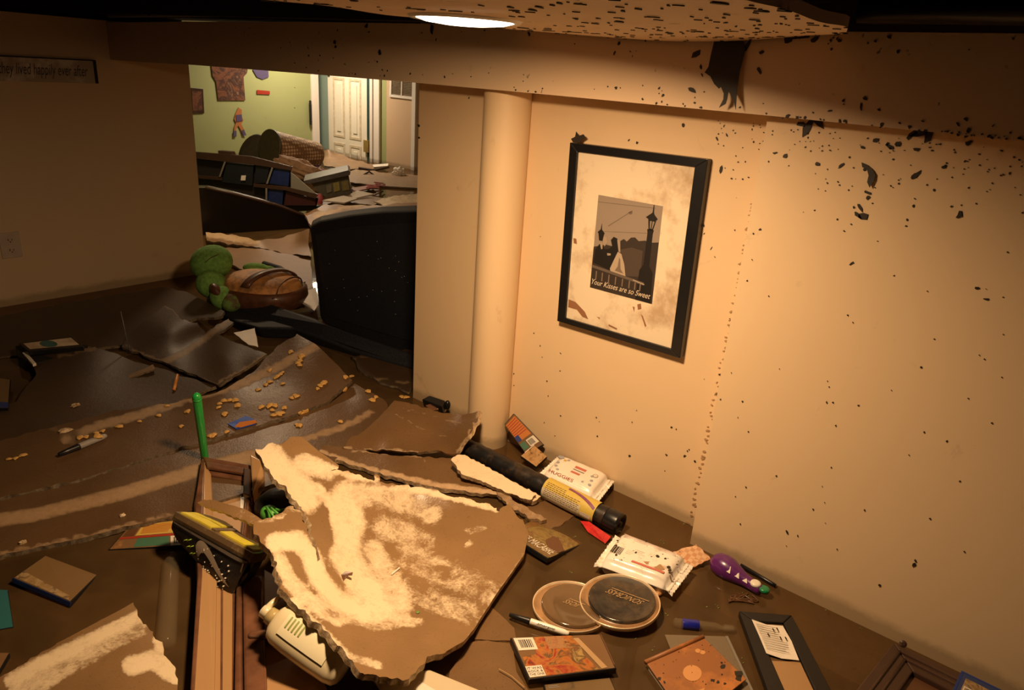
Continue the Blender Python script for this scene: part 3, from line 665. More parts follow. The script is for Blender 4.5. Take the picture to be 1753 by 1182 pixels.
sheet('drywall_sheet', big, [(600, 960, .075), (650, 1000, .05), (700, 960, .035), (650, 900, .06), (750, 1050, .04), (580, 1030, .10), (600, 1080, .10), (520, 960, .14), (500, 910, .16), (560, 850, .12), (680, 1060, .06), (800, 950, .03), (720, 880, .045), (700, 1120, .085)],
      ('muddy_drywall', TG), jag=3.6, step=7, thick=.014, base=.16, wav=.0015,
      strokes=[([(460, 785), (480, 815), (520, 850)], 30, .95), ([(520, 790), (560, 808)], 16, .85), ([(545, 835), (570, 870), (575, 905)], 7, .9), ([(500, 870), (480, 885), (445, 895)], 6, .55), ([(470, 930), (510, 925), (530, 950), (545, 990), (580, 1030), (640, 1060)], 17, .98), ([(480, 960), (500, 1000), (530, 1030), (580, 1060)], 14, .85),
               ([(590, 850), (600, 900), (590, 950), (620, 1000), (660, 1030)], 26, .92), ([(600, 840), (700, 836), (760, 848), (850, 872)], 6, .95), ([(620, 850), (690, 860), (740, 880)], 20, .66), ([(660, 900), (720, 930)], 26, .60), ([(700, 960), (780, 990), (830, 1010)], 28, .52), ([(680, 1010), (740, 1030), (800, 1050)], 22, .55), ([(640, 940), (660, 980), (690, 1040)], 18, .72),
               ([(500, 1030), (560, 1090), (600, 1125)], 7, .85), ([(560, 1050), (640, 1075), (720, 1065)], 8, .62), ([(600, 1125), (650, 1140)], 8, .6), ([(640, 1052), (700, 1058)], 7, .8), ([(800, 910), (830, 905)], 7, .5), ([(798, 935), (806, 930)], 5, .6), ([(895, 950), (811, 1078), (793, 1099)], 3, .5), ([(560, 800), (600, 815), (645, 822)], 6, .9)],
      label='largest torn sheet of drywall, washed pale and curling up over the lotion bottle', cat='drywall')
for i, (a, lab, key) in enumerate([
    ([(772, 788, .07), (785, 779, .075), (800, 781, .075), (830, 798, .07), (880, 826, .06), (918, 848, .045), (905, 856, .04), (870, 845, .04), (830, 826, .05), (790, 812, .06)], 'chunky pale gypsum fragment between the brown boards and the black tube', .95),
    ([(838, 818, .055), (845, 812, .055), (880, 826, .045), (926, 850, .035), (912, 859, .03), (880, 845, .04)], 'pale broken stick pointing under the black tube', .9)]):
    sheet('gypsum_chunk', a, [], ('muddy_drywall', TG), jag=1.8, step=4, thick=.014, base=key, label=lab, cat='debris')
sheet('splinter', [(850, 842, .03), (862, 840, .03), (880, 858, .03), (905, 872, .025), (936, 889, .02), (925, 892, .018), (895, 880, .02), (868, 865, .02)], [], ('brown_board', TG), jag=2, step=4, thick=.012, base=.55, label='ragged splinter of board beside the lower end of the black tube', cat='debris')
sheet('floating_drywall', [(-30, 1185, .02), (0, 1160, .022), (97, 1102, .02, 0), (194, 1051, .016, 0), (228, 1032, .010), (234, 1043, .012), (245, 1069, .018), (262, 1082, .016), (266, 1095, .018), (278, 1100, .018), (284, 1125, .022), (301, 1146, .022), (304, 1169, .022), (300, 1230, .03), (-60, 1260, .03)],
      [(150, 1130, .03)], ('muddy_drywall', TG), jag=2.2, step=7, thick=.012, base=.12, strokes=[([(20, 1165), (120, 1115), (238, 1060)], 15, .95), ([(60, 1180), (160, 1120), (240, 1080)], 14, .6), ([(225, 1140), (262, 1130), (290, 1150)], 17, .95), ([(270, 1095), (280, 1125), (300, 1165)], 9, .95), ([(10, 1200), (90, 1160)], 14, .7)],
      label='torn drywall piece floating in the bottom left corner', cat='drywall')
# thin sunken boards near the centre right
sheet('sunken_board', [(806, 1100, .006), (832, 1097, .006), (878, 1103, .006), (884, 1150, .006), (915, 1200, .006, 0), (760, 1220, .006, 0), (770, 1150, .006, 0)], [], ('brown_board', TG), jag=.6, thick=.006, base=.0, wav=.0005, label='flat brown board awash left of the red disc case', cat='board')
sheet('sunken_board.001', [(842, 1040, .003), (880, 1075, .003), (884, 1098, .003), (812, 1095, .003), (815, 1082, .003)], [], ('brown_board', TG), jag=.8, thick=.005, base=.05, wav=.0004, label='small reddish board awash above the flat brown board', cat='board')
sheet('sunken_board.002', [(862, 850, .012), (900, 868, .012), (960, 850, .008), (990, 880, .004), (960, 900, .003), (930, 905, .004), (890, 880, .008)], [], ('brown_board', TG), jag=1.5, step=6, thick=.006, base=.15, wav=.0005, label='brown board awash under the splinter and beside the dark disc case', cat='board')
# paper scraps in the debris
sheet('paper_scrap', [(400, 570, .09, 0), (436, 562, .09, 0), (442, 594, .085), (425, 590, .085)], [], ('paper_white', 'paper_white'), jag=.6, step=5, thick=.002, label='white paper scrap beside the corner of the folded board', cat='paper')
# ============================================================ WOODEN CABINET DOOR under the shoe
plain('red_wood', (.155, .070, .038), .22, scale=18, var=.35, bmp=.06, coat=.5)
grime('mud_wood', (.25, .12, .055), (.42, .25, .115), .70, .3, scale=9, coat=.3)
def at(pts): return [P(*p) for p in pts]
t = thing('cabinet_door', 'reddish brown framed cabinet door under the soaked sneaker', 'door', P(385, 1000, 0))
slab('door_panel', at([(352, 800, .022), (424, 808, .022), (418, 1000, .022), (422, 1200, .022), (350, 1200, .022), (348, 960, .022)]), .016, 'mud_wood', t)
slab('top_rail', at([(346, 781, .045), (432, 796, .045), (424, 824, .035), (360, 813, .035)]), .03, 'red_wood', t, .004)
slab('rail_bead', at([(351, 790, .052), (428, 803, .052), (425, 812, .050), (354, 800, .050)]), .01, 'red_wood', t, .003)
slab('left_stile', at([(347, 783, .047), (362, 812, .038), (366, 900, .038), (372, 990, .038), (368, 1200, .04), (326, 1200, .045), (340, 985, .045), (333, 860, .047)]), .035, 'mud_wood', t, .004)
slab('edge_bead', at([(345, 786, .050), (350, 788, .050), (346, 985, .048), (332, 1200, .048), (325, 1200, .048), (338, 985, .048), (334, 860, .049)]), .02, 'red_wood', t, .002)
slab('right_stile', at([(432, 796, .044), (422, 824, .036), (404, 985, .036), (400, 1200, .036), (413, 1200, .038), (413, 985, .038)]), .03, 'red_wood', t, .004)
for px in (378, 398):
    slab('groove_bead', at([(px, 985, .0235), (px+4, 985, .0235), (px+3, 1195, .0235), (px-1, 1195, .0235)]), .004, 'red_wood', t, .001)
slab('white_strip', at([(412, 838, .026), (420, 838, .026), (419, 872, .026), (411, 872, .026)]), .003, 'white_plastic', t, .0005, label='white strip')  # white strip laid on the door panel
t = thing('drawer_front', 'brown moulded wooden drawer front beneath the lotion bottle', 'drawer', P(470, 1120, 0))
slab('panel', at([(452, 975, .02), (470, 985, .02), (560, 1180, .02), (560, 1230, .02), (452, 1230, .02)]), .014, 'mud_wood', t)
slab('side_moulding', at([(415, 985, .040), (452, 985, .040), (450, 1085, .040), (458, 1200, .040), (418, 1200, .040)]), .03, 'red_wood', t, .005)
slab('cross_moulding', at([(425, 1082, .047), (455, 1076, .047), (490, 1076, .04), (492, 1086, .04), (452, 1092, .044), (425, 1090, .047)]), .02, 'red_wood', t, .004)
slab('inner_bead', at([(447, 1092, .040), (454, 1092, .040), (458, 1200, .040), (451, 1200, .040)]), .02, 'red_wood', t, .003)
t = thing('wood_post', 'short upright brown wooden stile behind the top left of the big drywall', 'wood', P(440, 830, 0))
slab('stile', at([(428, 778, .075), (450, 790, .075), (452, 815, .05), (432, 845, .04)]), .05, 'mud_wood', t, .004)
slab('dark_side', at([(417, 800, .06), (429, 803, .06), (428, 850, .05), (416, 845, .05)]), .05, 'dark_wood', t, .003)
# green stick
t = thing('green_stick', 'bright green plastic glow stick standing upright behind the wooden frame', 'stick', P(350, 778, .03))
a, b = P(350, 780, .035), P(336, 672, .035); b = PX(336, 674, a.x-.03)
ob('tube', *lathe_vf(a, b, [(-.15, .0105), (0, .0108), (.5, .0120), (.94, .0125), (.975, .0108), (1, .005)], 20), plain('green_plastic', (.02, .36, .06), .25, var=.05, coat=.6), t, smooth=True)
ob('tip_ring', *lathe_vf(a, b, [(.90, .0126), (.905, .0131), (.92, .0131), (.925, .0126)], 20), 'green_plastic', t, smooth=True)
# ============================================================ THINGS AFLOAT, NEAR
def flatm(n, c, r=.35): return flat(n, c, r)
for n, c in dict(red_print=(.36, .035, .018), orange_print=(.50, .17, .03), yellow_print=(.60, .40, .08), green_print=(.06, .16, .10), black_print=(.012, .011, .012), white_print=(.72, .66, .55), grey_print=(.22, .20, .17),
                 blue_print=(.02, .045, .22), teal_print=(.03, .14, .15), tan_print=(.42, .27, .13), purple_print=(.20, .07, .20), brown_print=(.12, .055, .025), pink_print=(.55, .16, .12), olive_print=(.22, .17, .05)).items(): flatm(n, c)
grime('red_cover', (.27, .050, .022), (.17, .09, .035), .50, .3, scale=16, coat=.4)
grime('dark_cover', (.04, .032, .022), (.16, .10, .04), .45, .3, scale=18, coat=.4)
grime('orange_cover', (.50, .22, .06), (.20, .11, .05), .35, .3, scale=12, coat=.3)
grime('blue_cover', (.05, .06, .10), (.20, .12, .05), .75, .3, scale=16, coat=.3)
def mottle(name, cols, scale):
    m, g, b = base_mat(name, .3); p = worldpos(g); f = noise(g, scale, 5, p, .6, 1.5)
    st = [(.3+.4*i/(len(cols)-1), c) for i, c in enumerate(cols)]; g.link(ramp(g, f, st), b.inputs['Base Color']); b.inputs['Coat Weight'].default_value = .4; return name
mottle('flame_art', [(.02, .015, .012), (.30, .035, .015), (.42, .15, .03), (.10, .05, .02), (.45, .30, .10)], 22)
mottle('gold_art', [(.03, .025, .015), (.25, .17, .05), (.14, .08, .03), (.34, .14, .03)], 16)
mottle('face_art', [(.06, .03, .02), (.36, .20, .08), (.45, .28, .12), (.10, .04, .03)], 34)
mottle('box_photo', [(.04, .05, .09), (.26, .16, .06), (.40, .28, .14), (.08, .05, .05)], 28)
def case(label, quad, depth, cover, group=None, spine=None, cat='disc case', name='disc_case'):
    Q = Quad(quad); t = thing(name, label, cat, sum(Q.c, Vector())/4-Vector((0, 0, depth)), group)
    slab('shell', Q.c, depth, 'black_plastic', t, .002)
    Qi = Quad([Q.at(.02, .02), Q.at(.98, .02), Q.at(.98, .98), Q.at(.02, .98)])
    c = ob('cover', *prism([p+Q.n*.0004 for p in Qi.c], .0004, Q.n), cover, t)
    return t, Q, c
def lines(x0, y0, x1, y1, n, seed=3, th=.5):
    rr = random.Random(seed); h = (y1-y0)/n
    return [(x0, y0+i*h, x0+(x1-x0)*rr.uniform(.7, 1), y0+i*h+h*th) for i in range(n)]
# red case front
t, Q, c = case('red and orange disc case with a barcode floating below the two round lids', [P(873, 1092, .022), P(1029, 1086, .022), P(1056, 1145, .022), P(905, 1164, .022)], .015, 'red_cover')
patch('artwork', Q, [[(.25, .02), (.66, .02), (.72, .3), (.70, .55), (.80, .97), (.10, .97), (.03, .72), (.04, .5), (.2, .45)]], .0009, 'flame_art', c)
patch('text_block', Q, lines(.36, .03, .62, .36, 11), .0013, 'tan_print', c, kind='stuff')
patch('barcode_label', Q, [(.03, .03, .24, .34)], .0013, 'white_print', c); patch('barcode', Q, bars(.07, .08, .21, .28, 9, True, 4), .0017, 'black_print', c, kind='stuff')
patch('side_strip', Q, [[(.67, .1), (.73, .1), (.90, .95), (.83, .97)]], .0014, 'tan_print', c)
patch('title_box', Q, [(.02, .72, .20, .97)], .0013, 'white_print', c)
for i, s_ in enumerate(('IT WAS', 'ROCK &', 'THE ONE')):
    text_part('title', Q, s_, .03, .75+i*.07, .19, .80+i*.07, .0017, 'black_print', c)
patch('spine_stripe', Q, [(.985, .02, .998, .9)], .0006, 'brown_print', t)
t, Q, c = case('dark disc case half hidden under the red and orange disc case', [P(930, 1172, .008), P(1045, 1160, .008), P(1080, 1240, .008), P(950, 1260, .008)], .012, 'dark_cover')
patch('title', Q, lines(.06, .05, .25, .12, 2), .0009, 'grey_print', c)
# dark tilted case with a pale title
t, Q, c = case('dark disc case tilting into the water with worn pale lettering along its edge', [P(866, 912, .028), P(912, 890, .004), P(1000, 931, -.003), P(938, 957, .022)], .014, 'gold_art')
Qd = Quad([Q.c[0], Q.c[1], Q.c[2], Q.c[3]])
Qr = Quad([Q.at(.05, 0), Q.at(.05, 1), Q.at(.55, 1), Q.at(.55, 0)])
patch('dark_band', Qr, [(0, 0, 1, .4)], .0009, 'dark_cover', c)
def bilt(u, v, e): return Q.at(.06+v*.32, u, e)
text_part('lettering', lambda u, v, e: Q.at(.32-.25*v, u, e), 'DANSE MACABRE', .06, .0, .94, .8, .0016, 'white_print', c, shear=.1)
# case leaning on the wall next to the column
def lean(pts): return [PX(a, b, W-o) for a, b, o in pts]
t, Q, c = case('orange red disc case leaning on the wall beside the round column', lean([(863, 727, .05), (879, 708, .022), (931, 762, .022), (901, 779, .06)]), .013, 'red_cover')
patch('orange_panel', Q, [(.06, .06, .93, .62)], .0009, 'orange_print', c)
patch('text_lines', Q, [(.08+.0, .10+i*.06, .9, .12+i*.06) for i in range(7)], .0013, 'red_print', c, kind='stuff')
patch('barcode_label', Q, [(.45, .68, .95, .88)], .0013, 'white_print', c); patch('barcode', Q, bars(.5, .71, .8, .85, 8), .0017, 'black_print', c, kind='stuff')
patch('blue_picture', Q, [(.04, .45, .3, .62)], .0015, 'blue_print', c); patch('green_picture', Q, [(.04, .68, .36, .88)], .0015, 'green_print', c)
t, Q, c = case('small glossy disc case with a pale face like pattern behind the wipes packet', lean([(891, 781, .10), (914, 762, .045), (937, 782, .05), (918, 800, .10)]), .012, 'face_art')
patch('bright_edge', Q, [(.3, .0, 1, .035)], .001, 'white_print', c)
# floating back cover at left
t, Q, c = case('orange and green disc case partly under water left of the sneaker', [P(222, 900, .006), P(313, 889, .008), P(326, 934, .006), P(184, 942, .002)], .01, 'orange_cover')
patch('yellow_panel', Q, [[(.26, .05), (.95, .05), (.95, .5), (.24, .5)]], .0009, 'yellow_print', c)
patch('green_panel', Q, [(.30, .62, .74, .95)], .0009, 'green_print', c); patch('dark_picture', Q, [(.05, .1, .22, .5)], .001, 'brown_print', c)
patch('red_band', Q, [(.03, .53, .98, .60)], .0011, 'red_print', c)
patch('barcode_label', Q, [(.76, .62, .98, .98)], .0012, 'white_print', c); patch('barcode', Q, bars(.80, .68, .93, .92, 8), .0016, 'black_print', c, kind='stuff')
patch('small_print', Q, lines(.30, .1, .9, .46, 7), .0013, 'orange_print', c, kind='stuff')
t, Q, c = case('muddy blue edged disc case floating near the left edge below the long board', [P(77, 951, .008), P(168, 985, -.001), P(121, 1032, .014), P(21, 990, .018)], .014, 'blue_cover')
patch('picture_strip', Q, [[(.02, .7), (.9, .85), (.95, .97), (.03, .95)]], .001, 'box_photo', c)
ob('blue_edge', *prism([Q.at(0, 1.0, .0), Q.at(1, 1.0, 0), Q.at(1, 1.02, -.010), Q.at(0, 1.02, -.010)], .001), 'blue_print', t)
t, Q, c = case('black case with an orange cover cut off by the bottom left corner', [P(-60, 1118, .012), P(17, 1118, .012), P(-2, 1150, .012), P(-60, 1165, .012)], .012, 'orange_cover')
t, Q, c = case('teal submerged case at the left edge below the blue edged case', [P(-60, 1005, .002), P(14, 1010, .002), P(24, 1075, .001), P(-60, 1090, .001)], .01, 'teal_print')
# marker pens
def pen(label, a, b, r, body, cap, frac, txt=None):
    a, b = Vector(a), Vector(b); t = thing('marker_pen', label, 'marker', (a+b)/2-Vector((0, 0, r)))
    ob('cap', *lathe_vf(a, b, [(0, r*.45), (.01, r*.62), (frac*.5, r*.85), (frac*.95, r*1.05), (frac, r*1.05)], 20), cap, t, smooth=True)
    bd = ob('barrel', *lathe_vf(a, b, [(frac, r*.98), (frac+.02, r), (.92, r*.92), (.97, r*.7), (1, r*.55)], 20), body, t, smooth=True)
    if txt:
        ax = (b-a).normalized(); tc = (Vector((0, 0, H))-(a+b)/2); tc = (tc-ax*tc.dot(ax)).normalized(); sd = ax.cross(tc); L_ = (b-a).length
        def q(u, v, e):
            an = (v-.5)*1.5; return a+ax*L_*u+(tc*math.cos(an)+sd*math.sin(an)*s0)*(r+e)
        s0 = 1 if sd.dot(AXv) < 0 else -1
        text_part('lettering', q, txt, .48, .25, .78, .75, .0005, 'black_print', bd, shear=.3)
    return t
AXv = Vector(ray(876, 1000)-ray(876, 900))*-1
pen('white marker with a black cap lying below the left round lid', P(872, 1053, .012), P(974, 1086, .012), .0075, 'white_plastic', 'black_plastic', .36, 'Sharpie')
plain('grey_barrel', (.30, .28, .26), .35)
def hit(px, py, skip=()):
    dg = bpy.context.evaluated_depsgraph_get(); o0 = Vector((0, 0, H)); d = Vector(ray(px, py)).normalized(); o1 = o0
    for _ in range(6):
        ok, loc, n, i, ob_, m_ = S.ray_cast(dg, o1, d)
        if not ok: return P(px, py, 0), Vector((0, 0, 1))
        if n.dot(d) > 0: n = -n
        return loc.copy(), n.copy()
bpy.context.view_layer.update()
p1, p2 = hit(101, 785)[0], hit(183, 752)[0]
pen('grey marker with a black cap lying on the flake-strewn muddy board', p1+Vector((0, 0, .012)), p2+Vector((0, 0, .012)), .0095, 'grey_barrel', 'black_plastic', .42)
# ---------------------------------------------------------------- two round lids
plain('lid_rim', (.85, .68, .46), .25, .35, var=.15); plain('lid_channel', (.36, .21, .10), .3, scale=20, var=.35)
grime('lid_black', (.018, .016, .015), (.06, .042, .026), .15, .22, scale=20, coat=.6)
grime('lid_muddy', (.020, .016, .013), (.12, .072, .034), .50, .12, scale=8, coat=1)
def lid(label, c, r, tilt, disc, off, txt, t0, group):
    c = Vector(c); n = Vector(tilt).normalized(); t = thing('round_lid', label, 'tin lid', c-n*.012, group)
    ob('outer_rim', *lathe_vf(c-n*.010, c, [(0, r*.97), (.3, r), (1, r), (1.15, r*.992), (1.05, r*.972), (.5, r*.968)], 64), 'lid_rim', t, smooth=True)
    ob('channel', *lathe_vf(c-n*.009, c, [(0, r*.95), (.55, r*.975), (.56, r*.6)], 64), 'lid_channel', t, smooth=True)
    oc = c+Vector(off)
    ob('raised_disc', *lathe_vf(oc-n*.006, oc, [(0, r*.84), (.9, r*.84), (1.35, r*.83), (1.5, r*.80), (1.55, r*.4), (1.56, .001)], 64), disc, t, smooth=True)
    u = Vector((P(c_px[0]+40, c_px[1]+17, c.z)-P(c_px[0]-40, c_px[1]-17, c.z))).normalized(); u = (u-n*u.dot(n)).normalized(); v = n.cross(u)
    if v.dot(P(c_px[0], c_px[1]-20, c.z)-P(c_px[0], c_px[1], c.z)) < 0: v = -v
    q = lambda a, b, e: oc+n*(.0038+e)+u*((a-.5)*r*1.5)+v*((.5-b)*r*1.5)
    text_part('lettering', q, txt, t0[0], t0[1], t0[2], t0[3], .0006, 'tan_print', t, shear=.8, rot180=True)
    pts = [(t0[0]+.06, t0[1]-.045), (t0[2]+.06, t0[1]-.045), (t0[2]+.06, t0[1]-.03), (t0[0]+.06, t0[1]-.03)]
    ob('logo_bar', *prism([q(a, b, .0006) for a, b in pts], .0003, n), 'tan_print', t)
c_px = (978, 1037)
lid('muddy wet round lid lying under its twin, nearest the white marker', P(978, 1037, .012), .0905, (.02, .03, 1), 'lid_muddy', (.004, -.004, .001), 'IIOSS', (.32, .46, .62, .57), 'round lids')
c_px = (1061, 1027)
lid('round lid with dark centre and slanted lettering overlapping on top of the other', P(1061, 1028, .026), .094, (-.05, .05, 1), 'lid_black', (.006, -.002, .001), 'SONICBASS', (.20, .40, .86, .52), 'round lids')
# ---------------------------------------------------------------- wipes packets
def pillow(Q, th, nu=40, nv=20, pw=9, crim=.05, wob=.0018, seed=1):
    rr = np.random.RandomState(seed); V = []; Fc = []
    a1, a2 = rr.uniform(0, 6, 2)
    for sgn in (1, -1):
        for i in range(nu+1):
            u = i/nu
            for j in range(nv+1):
                v = j/nv; uu = (u-crim)/(1-2*crim)
                hu = max(0, 1-abs(2*uu-1)**pw)**.5 if 0 < uu < 1 else 0
                hv = max(0, 1-abs(2*v-1)**pw)**.5
                e = sgn*(th*.5*hu*hv+.0006)
                e += wob*math.sin(u*23+a1+v*5)*math.sin(v*13+a2)*(.3+.7*(1-hu))
                vv = v if uu > 0 and uu < 1 else .5+(v-.5)*(1.04)
                V.append(Q.at(u, vv, e))
    n1 = (nu+1)*(nv+1)
    for i in range(nu):
        for j in range(nv):
            a = i*(nv+1)+j; q = (a, a+1, a+nv+2, a+nv+1); Fc += [q, tuple(k+n1 for k in q[::-1])]
    for i in range(nu):
        for j in (0, nv): a = i*(nv+1)+j; Fc.append((a, a+nv+1, a+nv+1+n1, a+n1))
    for j in range(nv):
        for i in (0, nu): a = i*(nv+1)+j; Fc.append((a, a+1, a+1+n1, a+n1))
    return V, Fc
grime('packet_white', (.88, .83, .74), (.60, .46, .30), .0, .28, scale=30, coat=.4)
def packet(label, quad, th, seed):
    Q = Quad(quad); t = thing('wipes_packet', label, 'packet', sum(Q.c, Vector())/4-Vector((0, 0, th/2)))
    ob('pouch', *pillow(Q, th, seed=seed), 'packet_white', t, smooth=True)
    for k, (u0, u1) in enumerate(((0, .05), (.95, 1))):
        V = []; Fc = []; n_ = 30
        for j in range(n_+1):
            v = j/n_; z_ = .0025*math.sin(j*2.3+seed)*(1+.5*math.sin(j*.7))
            V += [Q.at(u0 if k else u1, v, .0), Q.at(u0-.035 if not k else u1+.05, v*1.06-.03, z_*1.6-.004*(k))]
            if k == 0: V[-2] = Q.at(.04, v, 0)
            else: V[-2] = Q.at(.96, v, 0)
        for j in range(n_): Fc.append((2*j, 2*j+1, 2*j+3, 2*j+2))
        o = ob('crimped_end', V, Fc, 'packet_white', t); m = o.modifiers.new('s', 'SOLIDIFY'); m.thickness = .0012
    return t, Q
def top(Q, th): return Quad([Q.at(0, 0, th/2), Q.at(1, 0, th/2), Q.at(1, 1, th/2), Q.at(0, 1, th/2)])
t, Q = packet('white wipes packet with red print lying between the black tube and the wall', [P(955, 786, .045), P(1046, 823, .03), P(1018, 858, .03), P(924, 815, .045)], .05, 2)
T = top(Q, .05)
patch('flap', T, [[(.50+.20*math.cos(a), .48+.30*math.sin(a)) for a in np.linspace(0, 2*math.pi, 25)[:-1]]], .0006, 'white_plastic', t)
patch('red_banner', T, [(.42, .30, .62, .40)], .0012, 'pink_print', t); patch('red_line', T, [(.42, .56, .58, .64)], .0012, 'pink_print', t)
patch('grey_line', T, [(.42, .45, .62, .49)], .0012, 'grey_print', t)
text_part('brand_lettering', T, 'HUGGIES', .12, .86, .56, .97, .0005, 'red_print', t)
patch('bubble_spots', T, [[(x+.028*math.cos(a), y+.045*math.sin(a)) for a in np.linspace(0, 2*math.pi, 11)[:-1]] for x, y in ((.15, .62), (.22, .75), (.70, .80), (.80, .62), (.82, .80), (.76, .45), (.13, .45), (.25, .2))], .0008, flat('spot_blue', (.34, .36, .44)), t, kind='stuff')
patch('prohibition_mark', T, [[(.80+.045*math.cos(a), .38+.08*math.sin(a)) for a in np.linspace(0, 2*math.pi, 17)[:-1]]], .0009, 'grey_print', t)
patch('prohibition_centre', T, [[(.80+.036*math.cos(a), .38+.064*math.sin(a)) for a in np.linspace(0, 2*math.pi, 17)[:-1]]], .0013, 'white_print', t)
patch('colour_corner', T, [[(.05, .16), (.13, .12), (.17, .2), (.12, .26), (.06, .25)]], .0009, 'spot_blue', t); patch('yellow_corner', T, [(.18, .22, .23, .30)], .0009, 'yellow_print', t)
t, Q = packet('white wipes packet with barcode and dark mud specks beside the upper round lid', [P(1057, 920, .030), P(1180, 968, .030), P(1146, 1013, .026), P(1022, 968, .026)], .06, 5)
T = top(Q, .06)
patch('barcode', T, bars(.10, .55, .24, .78, 9, True, 2), .0008, 'black_print', t, kind='stuff')
patch('print_block', T, lines(.12, .12, .90, .24, 3, 5, .4), .0008, flat('faint_mauve', (.62, .50, .46)), t, kind='stuff')
patch('small_print', T, lines(.28, .46, .55, .70, 5, 7, .25), .0008, flat('faint_grey', (.55, .47, .36)), t, kind='stuff')
patch('red_stripe', T, [(.42, .80, .86, .86)], .0009, 'pink_print', t)
rr = random.Random(5)
patch('mud_specks', T, [[(x+s_*math.cos(a)*rr.uniform(.6, 1.2)*.6, y+s_*math.sin(a)*rr.uniform(.6, 1.2)) for a in np.linspace(0, 2*math.pi, 8)[:-1]] for x, y, s_ in [(.05, .10, .02), (.42, .10, .03), (.10, .40, .025), (.12, .55, .03), (.20, .82, .03), (.40, .55, .03), (.66, .42, .045), (.76, .40, .03), (.86, .62, .05), (.90, .70, .05), (.92, .78, .03), (.93, .45, .025), (.5, .1, .015), (.7, .3, .015), (.3, .9, .015), (.6, .5, .02)]+[(rr.random(), rr.random(), rr.uniform(.005, .014)) for _ in range(30)]], .0010, 'leaf_black', t, kind='stuff')
patch('brown_smear', T, [[(.55, .72), (.62, .66), (.70, .68), (.76, .62), (.84, .72), (.80, .82), (.70, .78), (.60, .77)]], .0007, flat('smear', (.40, .24, .12)), t)
# ---------------------------------------------------------------- black tube with yellow label
A, B = P(790, 762, .05), P(1063, 899, .030); ax = (B-A).normalized(); LT = (B-A).length; rT = .0305
t = thing('black_roll', 'long black cylinder with a yellow product label floating along the wall', 'tube', (A+B)/2-Vector((0, 0, rT)))
grime('roll_black', (.009, .009, .010), (.05, .032, .02), .08, .38, scale=24)
nseg = 40; prof = [(0, rT*.9)]+[(i/nseg*.9, rT*(.95+.05*math.sin(i*1.7)*.6)) for i in range(1, nseg)]+[(.92, rT), (.925, rT)]
ob('wrapped_roll', *lathe_vf(A, B, prof, 36), 'roll_black', t, smooth=True)
ob('end_cap', *lathe_vf(A, B, [(.925, rT*.99), (.93, rT*1.02), (.985, rT*1.02), (1, rT*.98), (1.0, rT*.72), (.985, rT*.68), (.985, rT*.3), (1.0, rT*.26), (1.0, .001)], 36), 'black_plastic', t, smooth=True)
tc = Vector((0, 0, H))-(A+B)/2; tc = (tc-ax*tc.dot(ax)).normalized(); sd = ax.cross(tc)
if sd.z < 0: sd = -sd
def cyl(u, an, e): return A+ax*LT*u+(tc*math.cos(an)+sd*math.sin(an))*(rT+e)
def cylp(name, u0, u1, a0, a1, e, mat, parent, n=14, **k):
    V = []; Fc = []
    for i in range(n+1):
        an = a0+(a1-a0)*i/n; V += [cyl(u0, an, e), cyl(u1, an, e)]
    for i in range(n): Fc.append((2*i, 2*i+1, 2*i+3, 2*i+2))
    return ob(name, V, Fc, mat, parent, smooth=True, **k)
lb = cylp('label', .575, .875, -3.1, 3.1, .0012, flat('label_yellow', (.62, .47, .10), .4), t, 60)
cylp('pale_lower_half', .575, .80, -1.7, -.1, .0016, flat('label_pale', (.58, .52, .38), .4), lb, 30)
V, Fc = [], []
for k_ in range(8):
    an = -.95+k_*.17+.25; rr = random.Random(k_); u = .59
    while u < (.78 if k_ < 6 else .70):
        w_ = rr.uniform(.006, .018); q = [cyl(u, an, .0019), cyl(u+w_, an, .0019), cyl(u+w_, an+.05, .0019), cyl(u, an+.05, .0019)]
        b_ = len(V); V += q; Fc.append((b_, b_+1, b_+2, b_+3)); u += w_+.004
ob('small_print', V, Fc, 'brown_print', lb, kind='stuff')
V, Fc = [], []
for k_ in range(9):
    u = .81+k_*.0055; q = [cyl(u, -1.05, .0022), cyl(u+(.002 if k_ % 3 else .0035), -1.05, .0022), cyl(u+(.002 if k_ % 3 else .0035), -.6, .0022), cyl(u, -.6, .0022)]
    b_ = len(V); V += q; Fc.append((b_, b_+1, b_+2, b_+3))
cylp('barcode_label', .805, .862, -1.1, -.55, .0018, 'white_print', lb); ob('barcode', V, Fc, 'black_print', lb, kind='stuff')
V, Fc = [], []
for i in range(21):
    s_ = i/20; u = .70+.17*s_; an = 1.05-.75*s_*s_; V += [cyl(u, an, .0022), cyl(u-.004*s_, an-.26, .0022)]
for i in range(20): Fc.append((2*i, 2*i+1, 2*i+3, 2*i+2))
ob('purple_banner', V, Fc, 'purple_print', lb, smooth=True)
text_part('banner_lettering', lambda u, v, e: cyl(.70+.17*u, 1.05-.75*u*u-.26*v, .0022+e), 'Cinnamon Sticks', .05, .2, .95, .8, .0006, 'pink_print', lb)
